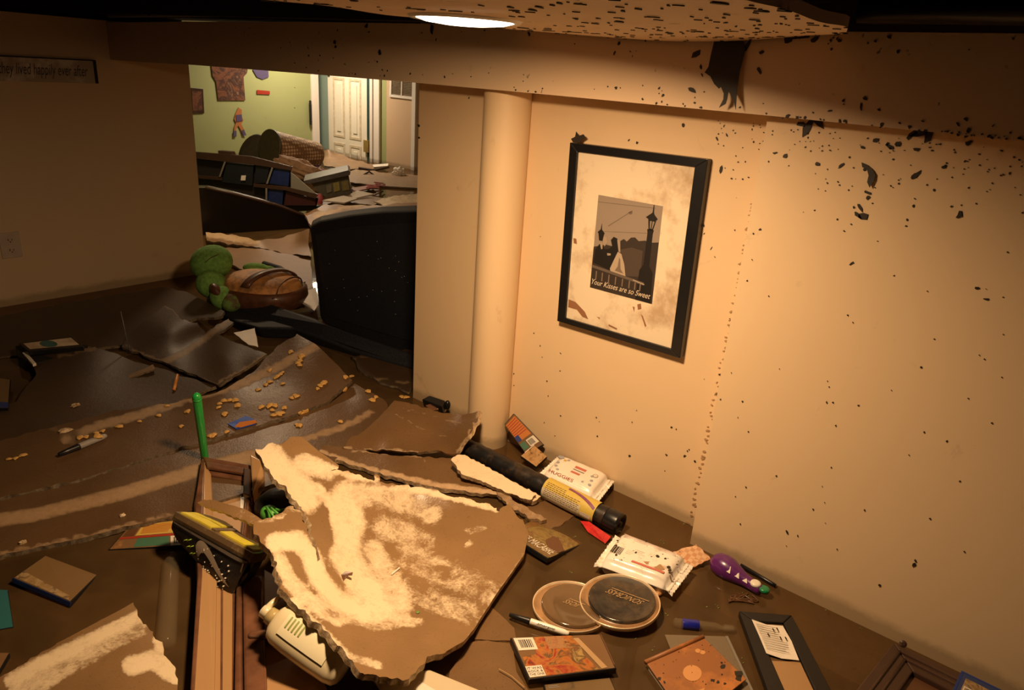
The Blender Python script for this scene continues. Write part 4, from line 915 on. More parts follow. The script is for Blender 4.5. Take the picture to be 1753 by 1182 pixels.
# ---------------------------------------------------------------- purple maraca
a, b = P(1219, 957, .022), P(1303, 1012, .014); mx = (b-a); r0 = .031
t = thing('maraca', 'purple toy maraca with white triangles floating against the wall', 'toy', (a+b)/2-Vector((0, 0, .03)))
ob('head_and_handle', *lathe_vf(a, b, [(0, .006), (.03, .017), (.1, .026), (.22, r0), (.36, r0*.98), (.5, .024), (.65, .017), (.8, .0145), (.95, .014), (1.0, .012)], 32), plain('purple_plastic', (.115, .018, .15), .3, var=.12, coat=.4), t, smooth=True)
mu = mx.normalized(); tcm = (Vector((0, 0, H))-(a+b)/2); tcm = (tcm-mu*tcm.dot(mu)).normalized(); sdm = mu.cross(tcm)
for (u, r_) in ((.42, .0275), (.58, .0208), (.73, .0168)):
    q = [a+mx*(u+du)+(tcm*math.cos(an)+sdm*math.sin(an))*(r_+.0012) for du, an in ((-.05, .25), (.05, .25), (.0, -.35))]
    ob('triangle_print', *prism(q, .0005, tcm), 'white_print', t)
for (px, py, z, m_, nm) in ((1294, 997, .030, 'white_plastic', 'white_cap'), (1309, 1007, .026, plain('cap_green', (.01, .22, .08), .3, coat=.4), 'green_cap')):
    c = P(px, py, z); ob(nm, *lathe_vf(c-Vector((0, 0, .01)), c, [(0, .0125), (.7, .0135), (1, .011), (1.05, .006), (1.06, .001)], 24), m_, t, smooth=True)
V, Fc = tube_vf([P(1268, 968, .010), P(1322, 1000, .006), P(1328, 1004, .004)], .005, 12); o = ob('black_rod', V, Fc, 'black_plastic', smooth=True); setp(o, label='thin black plastic rod floating behind the purple maraca', category='rod')
V, Fc = [], []
for k_ in range(4):
    rr = random.Random(k_+3); c0 = [P(1250+rr.uniform(-3, 50), 1020+rr.uniform(-5, 14), .004) for _ in range(5)]
    v_, f_ = tube_vf(cr([tuple(q) for q in c0], 6), .0015, 6); n_ = len(V); V += v_; Fc += [tuple(i+n_ for i in q) for q in f_]
o = ob('drifting_weed', V, Fc, 'brown_print', kind='stuff'); setp(o, label='tangle of thin brown weed below the maraca handle', category='weed')
# ---------------------------------------------------------------- clear tube with blue band
def glassy(name, col, al):
    m, g, b = base_mat(name, .08); b.inputs['Base Color'].default_value = (*col, 1); t_ = g.new('ShaderNodeBsdfTransparent'); mx_ = g.new('ShaderNodeMixShader'); mx_.inputs[0].default_value = al
    g.link(t_.outputs[0], mx_.inputs[1]); g.link(b.outputs[0], mx_.inputs[2]); g.link(mx_.outputs[0], g.n['Material Output'].inputs[0]); return name
glassy('clear_plastic', (.40, .32, .20), .17); glassy('film', (.30, .24, .16), .45)
a, b = P(1152, 1067, .006), P(1258, 1079, .006)
t = thing('clear_tube', 'clear plastic tube with a blue band floating right of the round lids', 'tube', (a+b)/2-Vector((0, 0, .01)))
ob('body', *lathe_vf(a, b, [(0, .004), (.03, .0115), (.55, .0115), (.7, .011), (.78, .007), (1, .007)], 24), 'clear_plastic', t, smooth=True)
ob('blue_band', *lathe_vf(a, b, [(.155, .0122), (.16, .0124), (.41, .0124), (.415, .0122)], 24), plain('blue_plastic', (.012, .018, .30), .3, coat=.4), t, smooth=True)
ob('cap', *lathe_vf(a, b, [(.82, .009), (.83, .010), (.97, .0105), (.98, .008)], 20), 'clear_plastic', t, smooth=True)
a, b = P(294, 950, .002), P(283, 1112, .002)
t = thing('clear_bottle', 'long clear plastic bottle just under the surface left of the cabinet door', 'bottle', (a+b)/2-Vector((0, 0, .02)))
ob('body', *lathe_vf(a, b, [(0, .009), (.05, .012), (.12, .02), (.9, .021), (.97, .019), (1, .008)], 28), 'clear_plastic', t, smooth=True)
ob('neck_ring', *lathe_vf(a, b, [(.02, .013), (.03, .0145), (.05, .0145), (.055, .013)], 28), 'clear_plastic', t, smooth=True)
# ---------------------------------------------------------------- notebook, panel, frames lower right
grime('notebook_orange', (.52, .20, .055), (.30, .12, .04), .30, .5, scale=8)
t = thing('notebook', 'worn orange notebook with faint embossed shapes floating at the bottom', 'book', P(1180, 1150, 0))
Q = Quad([P(1106, 1134, .016), P(1204, 1091, .016), P(1278, 1163, .016), P(1180, 1240, .016)])
slab('front_cover', Q.c, .003, 'notebook_orange', t, .001)
slab('page_block', [Q.at(.02, .02, -.0035), Q.at(.97, .02, -.0035), Q.at(.97, .97, -.0035), Q.at(.02, .97, -.0035)], .012, 'paper_white', t, .001)
ob('spine', *tube_vf([Q.at(-.01, .0, .0), Q.at(1.0, .0, .0)], .005, 16), 'notebook_orange', t, smooth=True)
patch('embossed_ring', Q, [[(.46+.13*math.cos(a), .46+.13*math.sin(a)) for a in np.linspace(0, 2*math.pi, 25)[:-1]]], .0006, flat('emboss', (.62, .30, .11)), t)
patch('embossed_triangle', Q, [[(.28, .70), (.46, .74), (.34, .84)]], .0006, 'emboss', t)
for (u, v) in ((.76, .19), (.80, .25)): patch('embossed_loop', Q, [[(u+.04*math.cos(a), v+.04*math.sin(a)) for a in np.linspace(0, 2*math.pi, 15)[:-1]]], .0006, 'emboss', t)
rr = random.Random(8)
patch('mud_specks', Q, [[(x+s_*math.cos(a)*rr.uniform(.4, 1.3), y+s_*math.sin(a)*rr.uniform(.4, 1.3)) for a in np.linspace(0, 2*math.pi, 8)[:-1]] for x, y, s_ in [(.02, .30, .03), (.05, .38, .02), (.62, .72, .03), (.66, .78, .025), (.88, .62, .04), (.9, .56, .02), (.72, .86, .02), (.97, .86, .06), (.93, .92, .05), (.78, .72, .02)]+[(rr.random(), rr.random(), rr.uniform(.004, .010)) for _ in range(40)]], .0008, 'leaf_black', t, kind='stuff')
Q = Quad([P(1138, 1087, .0035), P(1246, 1090, .0035), P(1316, 1240, .0035), P(1200, 1240, .0035)])
t = thing('clear_sleeve', 'grey clear sleeve floating under the orange notebook', 'sleeve', Q.at(.5, .5, -.003)); slab('film_sheet', Q.c, .0015, 'film', t, 0)
slab('edge_strip', [Q.at(.96, .0, .001), Q.at(1, 0, .001), Q.at(1, 1, .001), Q.at(.96, 1, .001)], .002, 'grey_print', t, 0)
def frame(name, label, outer, inner, depth, mat, pane, panedrop=.008, cat='frame', z=0):
    Qo, Qi = Quad(outer), Quad(inner); t = thing(name, label, cat, Qo.at(.5, .5, -depth)); parts = []
    for i in range(4): parts.append(prism([Qo.c[i], Qo.c[(i+1) % 4], Qi.c[(i+1) % 4], Qi.c[i]], depth, Qo.n))
    bevel(ob('border', *merge(parts), mat, t), .003)
    ob('backing', *prism([p-Qo.n*panedrop for p in Qi.c], .003, Qo.n), pane, t); return t, Qo, Qi
t, Qo, Qi = frame('picture_frame', 'black picture frame with a white paper label lying face down in the water', [P(1265, 1046, .022), P(1356, 1053, .022), P(1440, 1215, .022), P(1326, 1215, .022)], [P(1292, 1064, .022), P(1341, 1067, .022), P(1406, 1205, .022), P(1354, 1205, .022)], .018, 'black_plastic', 'brown_board', .006)
Pq = [P(1287, 1061, .024), P(1313, 1070, .019), P(1340, 1072, .021), P(1355, 1098, .021), P(1368, 1131, .024), P(1338, 1128, .021), P(1312, 1119, .024), P(1300, 1090, .023)]
pl = ob('paper_label', *prism(Pq, .0006, Vector((0, 0, 1))), 'paper_white', t)
QP = Quad([P(1287, 1061, .026), P(1340, 1072, .026), P(1368, 1131, .026), P(1312, 1119, .026)])
patch('printed_text', QP, lines(.08, .12, .9, .9, 11, 4, .16), .0002, 'grey_print', pl, kind='stuff')
patch('mud_specks', QP, [[(x+.03*math.cos(a), y+.05*math.sin(a)) for a in np.linspace(0, 2*math.pi, 7)[:-1]] for x, y in ((.75, .15), (.72, .42), (.9, .40), (.6, .2), (.35, .4))], .0006, 'leaf_black', pl, kind='stuff')
patch('brown_panel', Qi, [[(.02, .5), (.98, .5), (.98, .98), (.02, .98)]], -.004, 'mud_wood', t)  # brown inner panel over the lower half of the opening
t, Qo, Qi = frame('picture_frame', 'dark wooden picture frame floating against the wall in the bottom right corner', [P(1529, 1100, .03), P(1700, 1182, .03), P(1650, 1300, .03), P(1420, 1240, .03)], [P(1563, 1150, .028), P(1640, 1190, .028), P(1610, 1270, .028), P(1500, 1240, .028)], .026, 'dark_wood', 'brown_print', .012)
for k_ in (.35, .62):
    c0 = [Qo.c[i].lerp(Qi.c[i], k_)+Vector((0, 0, .001)) for i in range(4)]
    ob('moulding_bead', *tube_vf(c0+[c0[0]], .0035, 10), 'dark_wood', t, smooth=True)
ob('corner_peg', *lathe_vf(P(1546, 1103, .028), P(1546, 1103, .034), [(0, .008), (.8, .008), (1, .004)], 12), 'dark_wood', t)
t, Q, c = case('blue disc case resting on the dark wooden frame in the bottom right corner', [P(1646, 1149, .058), P(1760, 1204, .058), P(1745, 1260, .045), P(1628, 1188, .045)], .013, flat('case_blue', (.03, .05, .16)))
bevel(ob('blue_rim', *merge([prism([Q.at(*p, .001) for p in q], .002) for q in ([(0, 0), (1, 0), (1, .05), (0, .05)], [(0, .05), (.04, .05), (.04, 1), (0, 1)])]), 'blue_print', t), .0005)
patch('cover_picture', Q, [(.10, .20, .9, .9)], .001, 'box_photo', c); patch('white_outline', Q, frame_polys((.12, .5, .5, .95), (.14, .54, .48, .91)), .0014, 'white_print', c)
# ---------------------------------------------------------------- small scraps
o = slab('red_wrapper', [P(993, 892, .012), P(1008, 893, .02), P(1046, 919, .014), P(1036, 931, .006), P(1006, 911, .006)], .004, plain('red_shiny', (.55, .03, .03), .2, var=.25, scale=60, bmp=.3, coat=.7), None, .001); setp(o, label='crumpled bright red wrapper peeking out under the labelled black tube', category='wrapper')
m, g, b_ = base_mat('waffle', .6); p_ = coord(g); br = g.new('ShaderNodeTexChecker'); br.inputs['Scale'].default_value = 90; br.inputs[1].default_value = (.75, .50, .30, 1); br.inputs[2].default_value = (.50, .17, .07, 1); g.link(p_, br.inputs['Vector'])
g.link(mix(g, noise(g, 40, 4, p_), br.outputs[0], (.66, .42, .24)), b_.inputs['Base Color']); bump(g, b_, br.outputs[1], .4, .002)
sheet('woven_scrap', [(1152, 946, .015), (1172, 938, .022), (1192, 932, .028), (1203, 942, .025), (1216, 958, .016), (1200, 966, .012), (1182, 974, .010), (1168, 960, .012)], [], ('waffle', 'waffle'), jag=1.5, step=4, thick=.004, label='red and cream checked scrap poking out behind the speckled wipes packet', cat='scrap')
o = sheet('brown_leaf', [(934, 925, .02), (945, 918, .026), (956, 920, .024), (962, 932, .024), (968, 944, .015), (955, 946, .016), (948, 952, .012), (940, 940, .018)], [], ('brown_print', 'brown_print'), jag=1.2, step=3, thick=.001, label='brown dead leaf lying on the dark lettered disc case', cat='leaf')
V, Fc = ellip_vf(P(1128, 1016, .006), (.011, 0, 0), (0, .008, 0), (0, 0, .006)); o = ob('orange_pebble', V, Fc, plain('kernel_orange', (.50, .25, .10), .4), smooth=True); setp(o, label='small orange lump floating at the right rim of the upper round lid', category='lump')
for k_, (pl_, lab) in enumerate([([(895, 1140), (905, 1148), (925, 1165)], 'thin pale straw lying left of the red and orange disc case')]):
    pp = [P(854, 1146, .012), P(875, 1158, .012), P(898, 1178, .012)]; o = ob('straw', *tube_vf(pp, .0012, 6), 'tan_print'); setp(o, label=lab, category='straw')
# container at the bottom
t = thing('storage_box', 'pale translucent plastic box below the tip of the largest drywall', 'box', P(730, 1180, 0))
glassy('milky_plastic', (.70, .60, .42), .8)
Q = Quad([P(638, 1160, .05), P(735, 1146, .05), P(905, 1215, .05), P(760, 1330, .05)])
slab('lid', Q.c, .012, 'milky_plastic', t, .004)
slab('body', [Q.at(.05, .05, -.0125), Q.at(.95, .05, -.0125), Q.at(.95, .95, -.0125), Q.at(.05, .95, -.0125)], .05, 'milky_plastic', t, .004)
patch('paper_inside', Q, [[(.35, .25), (.6, .15), (.65, .6), (.4, .65)]], .0006, 'white_print', t)
# ---------------------------------------------------------------- lotion bottle
a, b = P(462, 1054, .115), P(594, 1148, .06); ax = (b-a).normalized(); LB = (b-a).length
tc = Vector((0, 0, H))-(a+b)/2; tc = (tc-ax*tc.dot(ax)).normalized(); sd = ax.cross(tc)
t = thing('lotion_bottle', 'cream plastic pump bottle wedged under the left edge of the largest drywall', 'bottle', (a+b)/2-Vector((0, 0, .04)))
ww = [(0, .010), (.012, .024), (.05, .035), (.12, .041), (.3, .0435), (.6, .044), (.85, .0425), (.94, .039), (.985, .030), (1, .014)]
V, Fc = [], []; ns = 36
for (u, wd) in ww:
    for k in range(ns):
        q = 2*math.pi*k/ns; cx, cy = math.cos(q), math.sin(q); pw = .8
        V.append(a+ax*LB*(.06+.94*u)+sd*wd*abs(cx)**pw*math.copysign(1, cx)+tc*wd*.62*abs(cy)**pw*math.copysign(1, cy))
for i in range(len(ww)-1):
    for k in range(ns): x, y = i*ns+k, i*ns+(k+1) % ns; Fc.append((x, y, y+ns, x+ns))
Fc += [tuple(range(ns))[::-1], tuple(range((len(ww)-1)*ns, len(ww)*ns))]
ob('body', V, Fc, plain('bottle_cream', (.80, .70, .46), .28, var=.06, scale=20, coat=.5), t, smooth=True)
ob('collar', *lathe_vf(a, b, [(-.015, .012), (-.01, .0165), (.05, .0175), (.075, .0175), (.08, .014)], 28), plain('collar_tan', (.46, .36, .16), .35), t, smooth=True)
pk = ob('pump_head', *lathe_vf(a, b, [(-.10, .009), (-.095, .0125), (-.03, .013), (-.015, .011)], 24), 'bottle_cream', t, smooth=True)
hc = a-ax*LB*.07; tip = P(478, 1024, .125)
ob('nozzle', *tube_vf([hc, hc.lerp(tip, .6)+Vector((0, 0, .002)), tip], [.0085, .0068, .005], 16), 'bottle_cream', t, smooth=True)
def bot(u, v, e): # v across -1..1
    u2 = np.interp(u, [w_[0] for w_ in ww], [w_[1] for w_ in ww]); x = v; y = max(0, 1-abs(x)**2.5)**.4
    return a+ax*LB*(.06+.94*u)+sd*(u2*x)*SG+tc*(u2*.62*y+e)
SG = 1 if sd.dot(P(560, 1060, .1)-P(520, 1100, .1)) > 0 else -1
def bpatch(name, u0, u1, v0, v1, e, mat, parent, n=12, m=8):
    V = [bot(u0+(u1-u0)*i/n, v0+(v1-v0)*j/m, e) for i in range(n+1) for j in range(m+1)]
    Fc = [(i*(m+1)+j, i*(m+1)+j+1, (i+1)*(m+1)+j+1, (i+1)*(m+1)+j) for i in range(n) for j in range(m)]
    return ob(name, V, Fc, mat, parent, smooth=True)
lb = bpatch('label', .16, .78, -.45, .55, .0022, flat('label_cream', (.86, .80, .56), .35), t)
for k in range(5): bpatch('green_stripe', .20+k*.045, .218+k*.045, -.05, .50, .0034, flat('stripe_green', (.30, .36, .10)), lb, 3, 8)
# ---------------------------------------------------------------- sneaker, sole up
def sneaker(label, T, Hl, theta, colors, swoosh=True, wmul=1.0):
    """T toe, Hl heel on the sole edge nearest the viewer; sole normal tilts by theta away from the viewer"""
    ax = (Hl-T).normalized(); LS = (Hl-T).length
    vc = Vector((0, 0, H))-(T+Hl)/2; c = Vector((vc.x, vc.y, 0)); c = (c-ax*c.dot(ax)).normalized(); zz = Vector((0, 0, 1)); zz = (zz-ax*zz.dot(ax)).normalized(); c = (c-zz*c.dot(zz)).normalized()
    n = zz*math.cos(theta)-c*math.sin(theta)          # sole normal (outwards)
    s = c*math.cos(theta)+zz*math.sin(theta)          # visible side
    t = thing('sneaker', label, 'shoe', (T+Hl)/2-Vector((0, 0, .08)))
    half = lambda x: LS*.19*wmul*np.interp(x, [0, .04, .12, .25, .45, .65, .85, .96, 1], [.25, .62, .85, 1.0, .92, .74, .78, .62, .22])
    hgt = lambda x: LS*np.interp(x, [0, .05, .15, .3, .45, .6, .7, .8, .88, .94, .98, 1], [.10, .18, .23, .28, .33, .38, .42, .445, .44, .39, .29, .16])
    def pt(x, y, z): # y -1..1 (1 = visible side), z 0 = sole plane, + towards the ankle
        return T+ax*LS*x+s*((y-1)*half(x)+(half(x)-half(.25))*0)-n*z
    nx_ = 44; ring = 20; V, Fc = [], []
    for i in range(nx_+1):
        x = i/nx_; h_ = hgt(x); w_ = half(x)
        for k in range(ring):
            q = math.pi*k/(ring-1); y = math.cos(q); zf = math.sin(q)**.62
            shrink = 1-.30*zf*(.4+.6*x)-.02
            V.append(T+ax*LS*(x-.07*zf*zf*max(0, x-.25))+s*(y*w_*(shrink+.05)-w_)-n*(.016+h_*zf))
    for i in range(nx_):
        for k in range(ring-1): p_ = i*ring+k; Fc.append((p_, p_+1, p_+1+ring, p_+ring))
    Fc += [tuple(range(ring)), tuple(range(nx_*ring, (nx_+1)*ring))[::-1]]
    up = ob('upper', V, Fc, colors[0], t, smooth=True)
    def side(x, f, e): # f 0 at the sole line .. 1 at top, on the visible side
        q = math.asin(min(1, f**(1/.62))); y = math.cos(q); w_ = half(x); h_ = hgt(x); shrink = 1-.30*f*(.4+.6*x)-.02
        return T+ax*LS*(x-.07*f*f*max(0, x-.25))+s*(y*w_*(shrink+.05)-w_+e)-n*(.016+h_*f)
    V, Fc = [], []
    for i in range(nx_+1):
        x = i/nx_; w_ = half(x)
        for (yy, zz_) in ((1.0, .018), (1.06, .008), (1.0, -.004), (-1.0, -.004), (-1.06, .008), (-1.0, .018)): V.append(T+ax*LS*(-.015+1.03*x)+s*(yy*w_-w_)-n*zz_)
    for i in range(nx_):
        for k in range(6): p_ = i*6; Fc.append((p_+k, p_+(k+1) % 6, p_+6+(k+1) % 6, p_+6+k))
    Fc += [tuple(range(6))[::-1], tuple(range(nx_*6, nx_*6+6))]
    mid = ob('midsole', V, Fc, colors[1], t, smooth=False)
    def solepatch(name, x0, x1, y0, y1, mat, parent, n_=12, e=.0035):
        V, Fc = [], []
        for i in range(n_+1):
            x = x0+(x1-x0)*i/n_; w_ = half(x)
            for y in (y0, y1): V += [T+ax*LS*x+s*(y*w_-w_)+n*.0035, T+ax*LS*x+s*(y*w_-w_)+n*(.004+e)]
        for i in range(n_):
            a_ = i*4; Fc += [(a_+1, a_+3, a_+7, a_+5), (a_, a_+4, a_+5, a_+1), (a_+2, a_+3, a_+7, a_+6)]
        Fc += [(0, 1, 3, 2), (n_*4, n_*4+2, n_*4+3, n_*4+1)]
        return ob(name, V, Fc, mat, parent)
    solepatch('outsole_pad', .03, .42, .05, .75, colors[2], mid); solepatch('outsole_pad', .52, .96, -.3, .62, colors[2], mid); solepatch('outsole_pad', .03, .40, -.9, -.1, colors[2], mid)
    solepatch('outsole_rib', .44, .50, -.8, .8, colors[1], mid)
    def strip(name, f0, f1, x0, x1, mat, parent, e=.0025, n_=24):
        V = []; Fc = []
        for i in range(n_+1): x = x0+(x1-x0)*i/n_; V += [side(x, f0, e), side(x, f1, e)]
        for i in range(n_): Fc.append((2*i, 2*i+1, 2*i+3, 2*i+2))
        return ob(name, V, Fc, mat, parent, smooth=True)
    strip('sole_line', .02, .09, .02, 1, 'shoe_grey', up)
    strip('heel_piping', .10, .92, .955, .972, 'shoe_pale', up, .003)
    if swoosh:
        # tick mark: thick hook towards the toe, tapering tail towards the heel collar
        top_ = [(.43, .60), (.395, .48), (.375, .32), (.39, .17), (.43, .10), (.49, .12), (.56, .20), (.66, .34), (.78, .50), (.90, .66)]
        bot_ = [(.43, .60), (.44, .54), (.45, .47), (.465, .40), (.485, .36), (.51, .36), (.58, .42), (.67, .50), (.78, .58), (.90, .66)]
        A_ = cr([(x, f, 0) for x, f in top_], 4); B_ = cr([(x, f, 0) for x, f in bot_], 4); V = []; Fc = []
        for p_, q_ in zip(A_, B_):
            for k in range(5): r_ = p_*(1-k/4)+q_*(k/4); V.append(side(r_[0], min(.99, max(.02, r_[1])), .0035))
        for i in range(len(A_)-1):
            for k in range(4): a_ = i*5+k; Fc.append((a_, a_+1, a_+6, a_+5))
        ob('tick_emblem', V, Fc, 'shoe_pale', up, smooth=True)
    for k in range(3):
        for j in range(2):
            x = .215+k*.045+j*.05; f = .42+k*.14-j*.10
            ob('lace_loop', *tube_vf([side(x+.03, f-.06, .002), side(x, f+.03, .004), side(x-.012, f+.09, .002)], .0013, 6), colors[3], up, smooth=True)
    rr = random.Random(4); V, Fc = [], []
    for k in range(46):
        x = rr.choice([rr.gauss(.52, .05), rr.gauss(.66, .05), rr.gauss(.78, .04), rr.gauss(.6, .1)]); f = rr.choice([.3, .5, .65, .8])+rr.gauss(0, .05)
        v_, f_ = ellip_vf(side(min(.95, max(.05, x)), min(.97, max(.05, f)), .002), (.0024*rr.uniform(.4, 1.2), 0, 0), (0, .0022*rr.uniform(.4, 1.1), 0), (0, 0, .002), 6, 4); n_ = len(V); V += v_; Fc += [tuple(i+n_ for i in q) for q in f_]
    ob('plaster_crumbs', V, Fc, 'shoe_crumb', up, kind='stuff')
    return t
plain('shoe_black', (.014, .013, .014), .5, scale=220, var=.5, bmp=.25, coat=.2); grime('shoe_sole', (.26, .20, .11), (.14, .09, .045), .4, .3, scale=30, coat=.5)
plain('shoe_yellow', (.72, .62, .05), .35, var=.08, coat=.3); plain('shoe_grey', (.17, .14, .11), .4); plain('shoe_pale', (.46, .38, .30), .35, var=.05); plain('shoe_lime', (.35, .50, .05), .4); plain('shoe_crumb', (.8, .72, .58), .6)
sneaker('soaked black sneaker lying sole up with yellow grey sole and pale tick', P(301, 880, .125), P(430, 950, .118), math.radians(30), ['shoe_black', 'shoe_sole', 'shoe_yellow', 'shoe_lime'])
t = thing('sneaker', 'black and green sneaker in the shadow under the top left of the largest drywall', 'shoe', P(480, 870, .03))
V, Fc = ellip_vf(P(480, 862, .05), (.065, -.02, 0), (.02, .05, 0), (0, 0, .04)); ob('upper', V, Fc, 'shoe_black', t, smooth=True)
V, Fc = ellip_vf(P(462, 880, .055), (.022, -.01, 0), (.01, .026, 0), (0, 0, .022)); ob('toe_cap', V, Fc, plain('shoe_green', (.10, .42, .06), .4), t, smooth=True)
for k in range(4):
    ob('lace', *tube_vf([P(456+k*8, 868+k*2, .085), P(468+k*8, 884-k*4, .083)], .003, 8), 'shoe_green', t, smooth=True)
# torn strip of board on the sole
sheet('board_strip', [(338, 861, .135), (346, 856, .14), (367, 857, .14, 0), (420, 872, .14, 0), (452, 892, .135), (440, 902, .13), (405, 886, .13), (366, 872, .13), (348, 866, .13)], [], ('muddy_drywall', TG), jag=1.6, step=4, thick=.010, base=.35, label='torn strip of board lying across the sole of the black sneaker', cat='board')
rr = random.Random(77); parts = []
for px, py in [(1228, 1038), (1268, 1018), (1280, 1022), (1210, 1039), (1106, 1083), (1171, 898), (1415, 1043), (1475, 1077), (1323, 1025), (1275, 1133), (1262, 1140), (1018, 1054)]+[(rr.uniform(900, 1330), rr.uniform(900, 1150)) for _ in range(26)]:
    c = P(px, py, .001)
    for _ in range(rr.randint(1, 3)):
        d = Vector((rr.gauss(0, .004), rr.gauss(0, .004), 0)); parts.append(ellip_vf(c+d, (rr.uniform(.0012, .0032), 0, 0), (0, rr.uniform(.001, .0025), 0), (0, 0, .0012), 7, 4))
o = ob('floating_leaf_bits', *merge(parts), plain('bit_olive', (.16, .20, .05), .5), kind='stuff'); setp(o, label='tiny green and brown plant bits floating on the water at right', category='plant bits')
t = thing('toy_block', 'small dark plastic block with a knob in the debris at the foot of the pier', 'toy', P(742, 694, .03))
slab('body', at([(722, 684, .07), (735, 677, .08), (762, 686, .08), (756, 697, .07)]), .035, 'black_plastic', t, .003)
ob('knob', *ellip_vf(P(766, 694, .06), (.011, 0, 0), (0, .011, 0), (0, 0, .018)), 'black_plastic', t, smooth=True)
slab('brown_side', at([(728, 694, .06), (742, 690, .065), (752, 700, .055), (738, 704, .05)]), .02, 'red_wood', t, .002)
# ---------------------------------------------------------------- scraps on the boards
bpy.context.view_layer.update()
fl = [(372, 165), (440, 200), (432, 225), (430, 250), (418, 235), (235, 285), (318, 300), (305, 310), (270, 335), (285, 325), (235, 360), (210, 380), (320, 372), (160, 412), (8, 480), (25, 515), (592, 362), (565, 385), (548, 405), (400, 448), (378, 465), (240, 512), (268, 515), (180, 525), (330, 530), (250, 545), (292, 568), (258, 578), (315, 563), (228, 522), (430, 560), (467, 555), (448, 566), (770, 325), (730, 330), (725, 408), (928, 460), (905, 480), (878, 422), (412, 640), (428, 646), (696, 620), (1095, 458), (1125, 462), (445, 190), (410, 455), (582, 372), (300, 575)]
fl = [(400+a/3.811, 560+b/3.811) for a, b in fl]+[(a/3.94, 640+b/3.94) for a, b in [(1125, 220), (1265, 258), (1070, 285), (940, 325), (1222, 358), (650, 402), (692, 390), (660, 425), (580, 430), (540, 435), (155, 555), (105, 575), (1510, 185), (1550, 182), (1590, 182), (1480, 205), (1475, 230), (1600, 220), (1515, 275), (1420, 422), (1440, 418), (1530, 395), (805, 360), (60, 580)]]
plain('cereal', (.62, .36, .10), .55, scale=120, var=.25, bmp=.3)
rr = random.Random(21); V, Fc = [], []
for i in range(5):
    for k in range(12):
        q = 2*math.pi*k/12; r_ = i/4*(1+.15*math.sin(3*q+1)+.08*math.sin(5*q)); V.append(Vector((r_*math.cos(q), r_*.8*math.sin(q), .28*(1-r_*r_)+.06*math.sin(4*q)*r_)))
for i in range(4):
    for k in range(12): Fc.append((i*12+k, i*12+(k+1) % 12, (i+1)*12+(k+1) % 12, (i+1)*12+k))
me = bpy.data.meshes.new('cereal_flake'); me.from_pydata([tuple(v*.0105) for v in V], [], Fc); me.materials.append(MAT['cereal']); me.polygons.foreach_set('use_smooth', [True]*len(me.polygons))
proto = bpy.data.objects.new('cereal_flake', me); COL.objects.link(proto); sm = proto.modifiers.new('s', 'SOLIDIFY'); sm.thickness = .0015
setp(proto, label='golden cereal flake stuck to the muddy boards on the left', category='cereal', group='cereal flakes on the muddy boards')
hits = [hit(px, py) for px, py in fl]
for i, (loc, n) in enumerate(hits):
    o = proto if i == 0 else proto.copy()
    if i: COL.objects.link(o)
    o.rotation_euler = (Vector((0, 0, 1)).rotation_difference(n).to_matrix() @ Matrix.Rotation(rr.uniform(0, 6), 3, 'Z')).to_euler(); o.location = loc+n*.0015; s_ = rr.uniform(.75, 1.25); o.scale = (s_, s_, s_)
def onboard(name, pts, thick, mat, label, cat, lift=.002):
    pp = [hit(*p) for p in pts]; o = ob(name, *prism([a+b*(lift+thick) for a, b in pp], thick, Vector((0, 0, 1))), mat); return setp(o, label=label, category=cat)
o = onboard('snack_wrapper', [(390, 728), (422, 714), (440, 722), (437, 728), (405, 737)], .003, plain('wrapper_blue', (.01, .07, .42), .3, var=.2, coat=.6), 'blue and orange snack wrapper on the flake-strewn board', 'wrapper')
pp = [hit(*p)[0]+Vector((0, 0, .0062)) for p in [(402, 734), (410, 726), (438, 722), (440, 727), (412, 735)]]
c = ob('orange_print', *prism(pp, .0006, Vector((0, 0, 1))), 'orange_print', o)
a, b = hit(298, 670)[0], hit(305, 655)[0]; V, Fc = tube_vf([a+Vector((0, 0, .004)), b+Vector((0, 0, .03))], .006, 10); o = ob('orange_crayon', V, Fc, plain('crayon_orange', (.60, .24, .05), .4), smooth=True); setp(o, label='short orange crayon lying beyond the green glow stick', category='crayon')
a = hit(222, 603)[0]; V, Fc = tube_vf([a, a+Vector((-.01, .01, .17))], .0018, 8); o = ob('thin_wire', V, Fc, 'grey_pipe', smooth=True); setp(o, label='thin upright pale wire at the left corner of the folded board', category='wire')
rr = random.Random(2)
for px, py, s_, lab in [(112, 738, .022, 'pale lump of plaster left of the two paired cereal flakes'), (130, 695, .016, 'grey chip of plaster on the dark broad board'), (40, 930, .010, 'white crumb on the long board at the far left'), (210, 884, .008, 'white crumb on the front edge of the long board')]:
    a, n = hit(px, py); V, Fc = ellip_vf(a+Vector((0, 0, .002)), (s_, 0, 0), (0, s_*.7, 0), (0, 0, .006), 10, 6, lambda p: rr.uniform(.7, 1.2)); o = ob('plaster_lump', V, Fc, 'torn_gypsum'); setp(o, label=lab, category='plaster')
a, n = hit(593, 982); o = ob('brown_chip', *prism([P(583, 985, a.z+.008), P(592, 978, a.z+.012), P(604, 980, a.z+.01), P(603, 984, a.z+.01), P(593, 985, a.z+.01), P(588, 995, a.z+.006)], .003), 'red_wood'); setp(o, label='small reddish brown chip lying in the middle of the largest drywall', category='chip')
a, n = hit(715, 1050); V, Fc = ellip_vf(a+n*.002, (.005, 0, 0), (0, .004, 0), (0, 0, .0015), 8, 5); o = ob('green_leaf_bit', V, Fc, plain('bit_green', (.12, .25, .04), .5)); setp(o, label='tiny green leaf bit on the lower part of the largest drywall', category='leaf')
a, b = hit(670, 986)[0], hit(684, 975)[0]; o = ob('white_sliver', *tube_vf([a+Vector((0, 0, .003)), b+Vector((0, 0, .004))], .0018, 6), 'paper_white'); setp(o, label='short white sliver on the centre of the largest drywall', category='sliver')
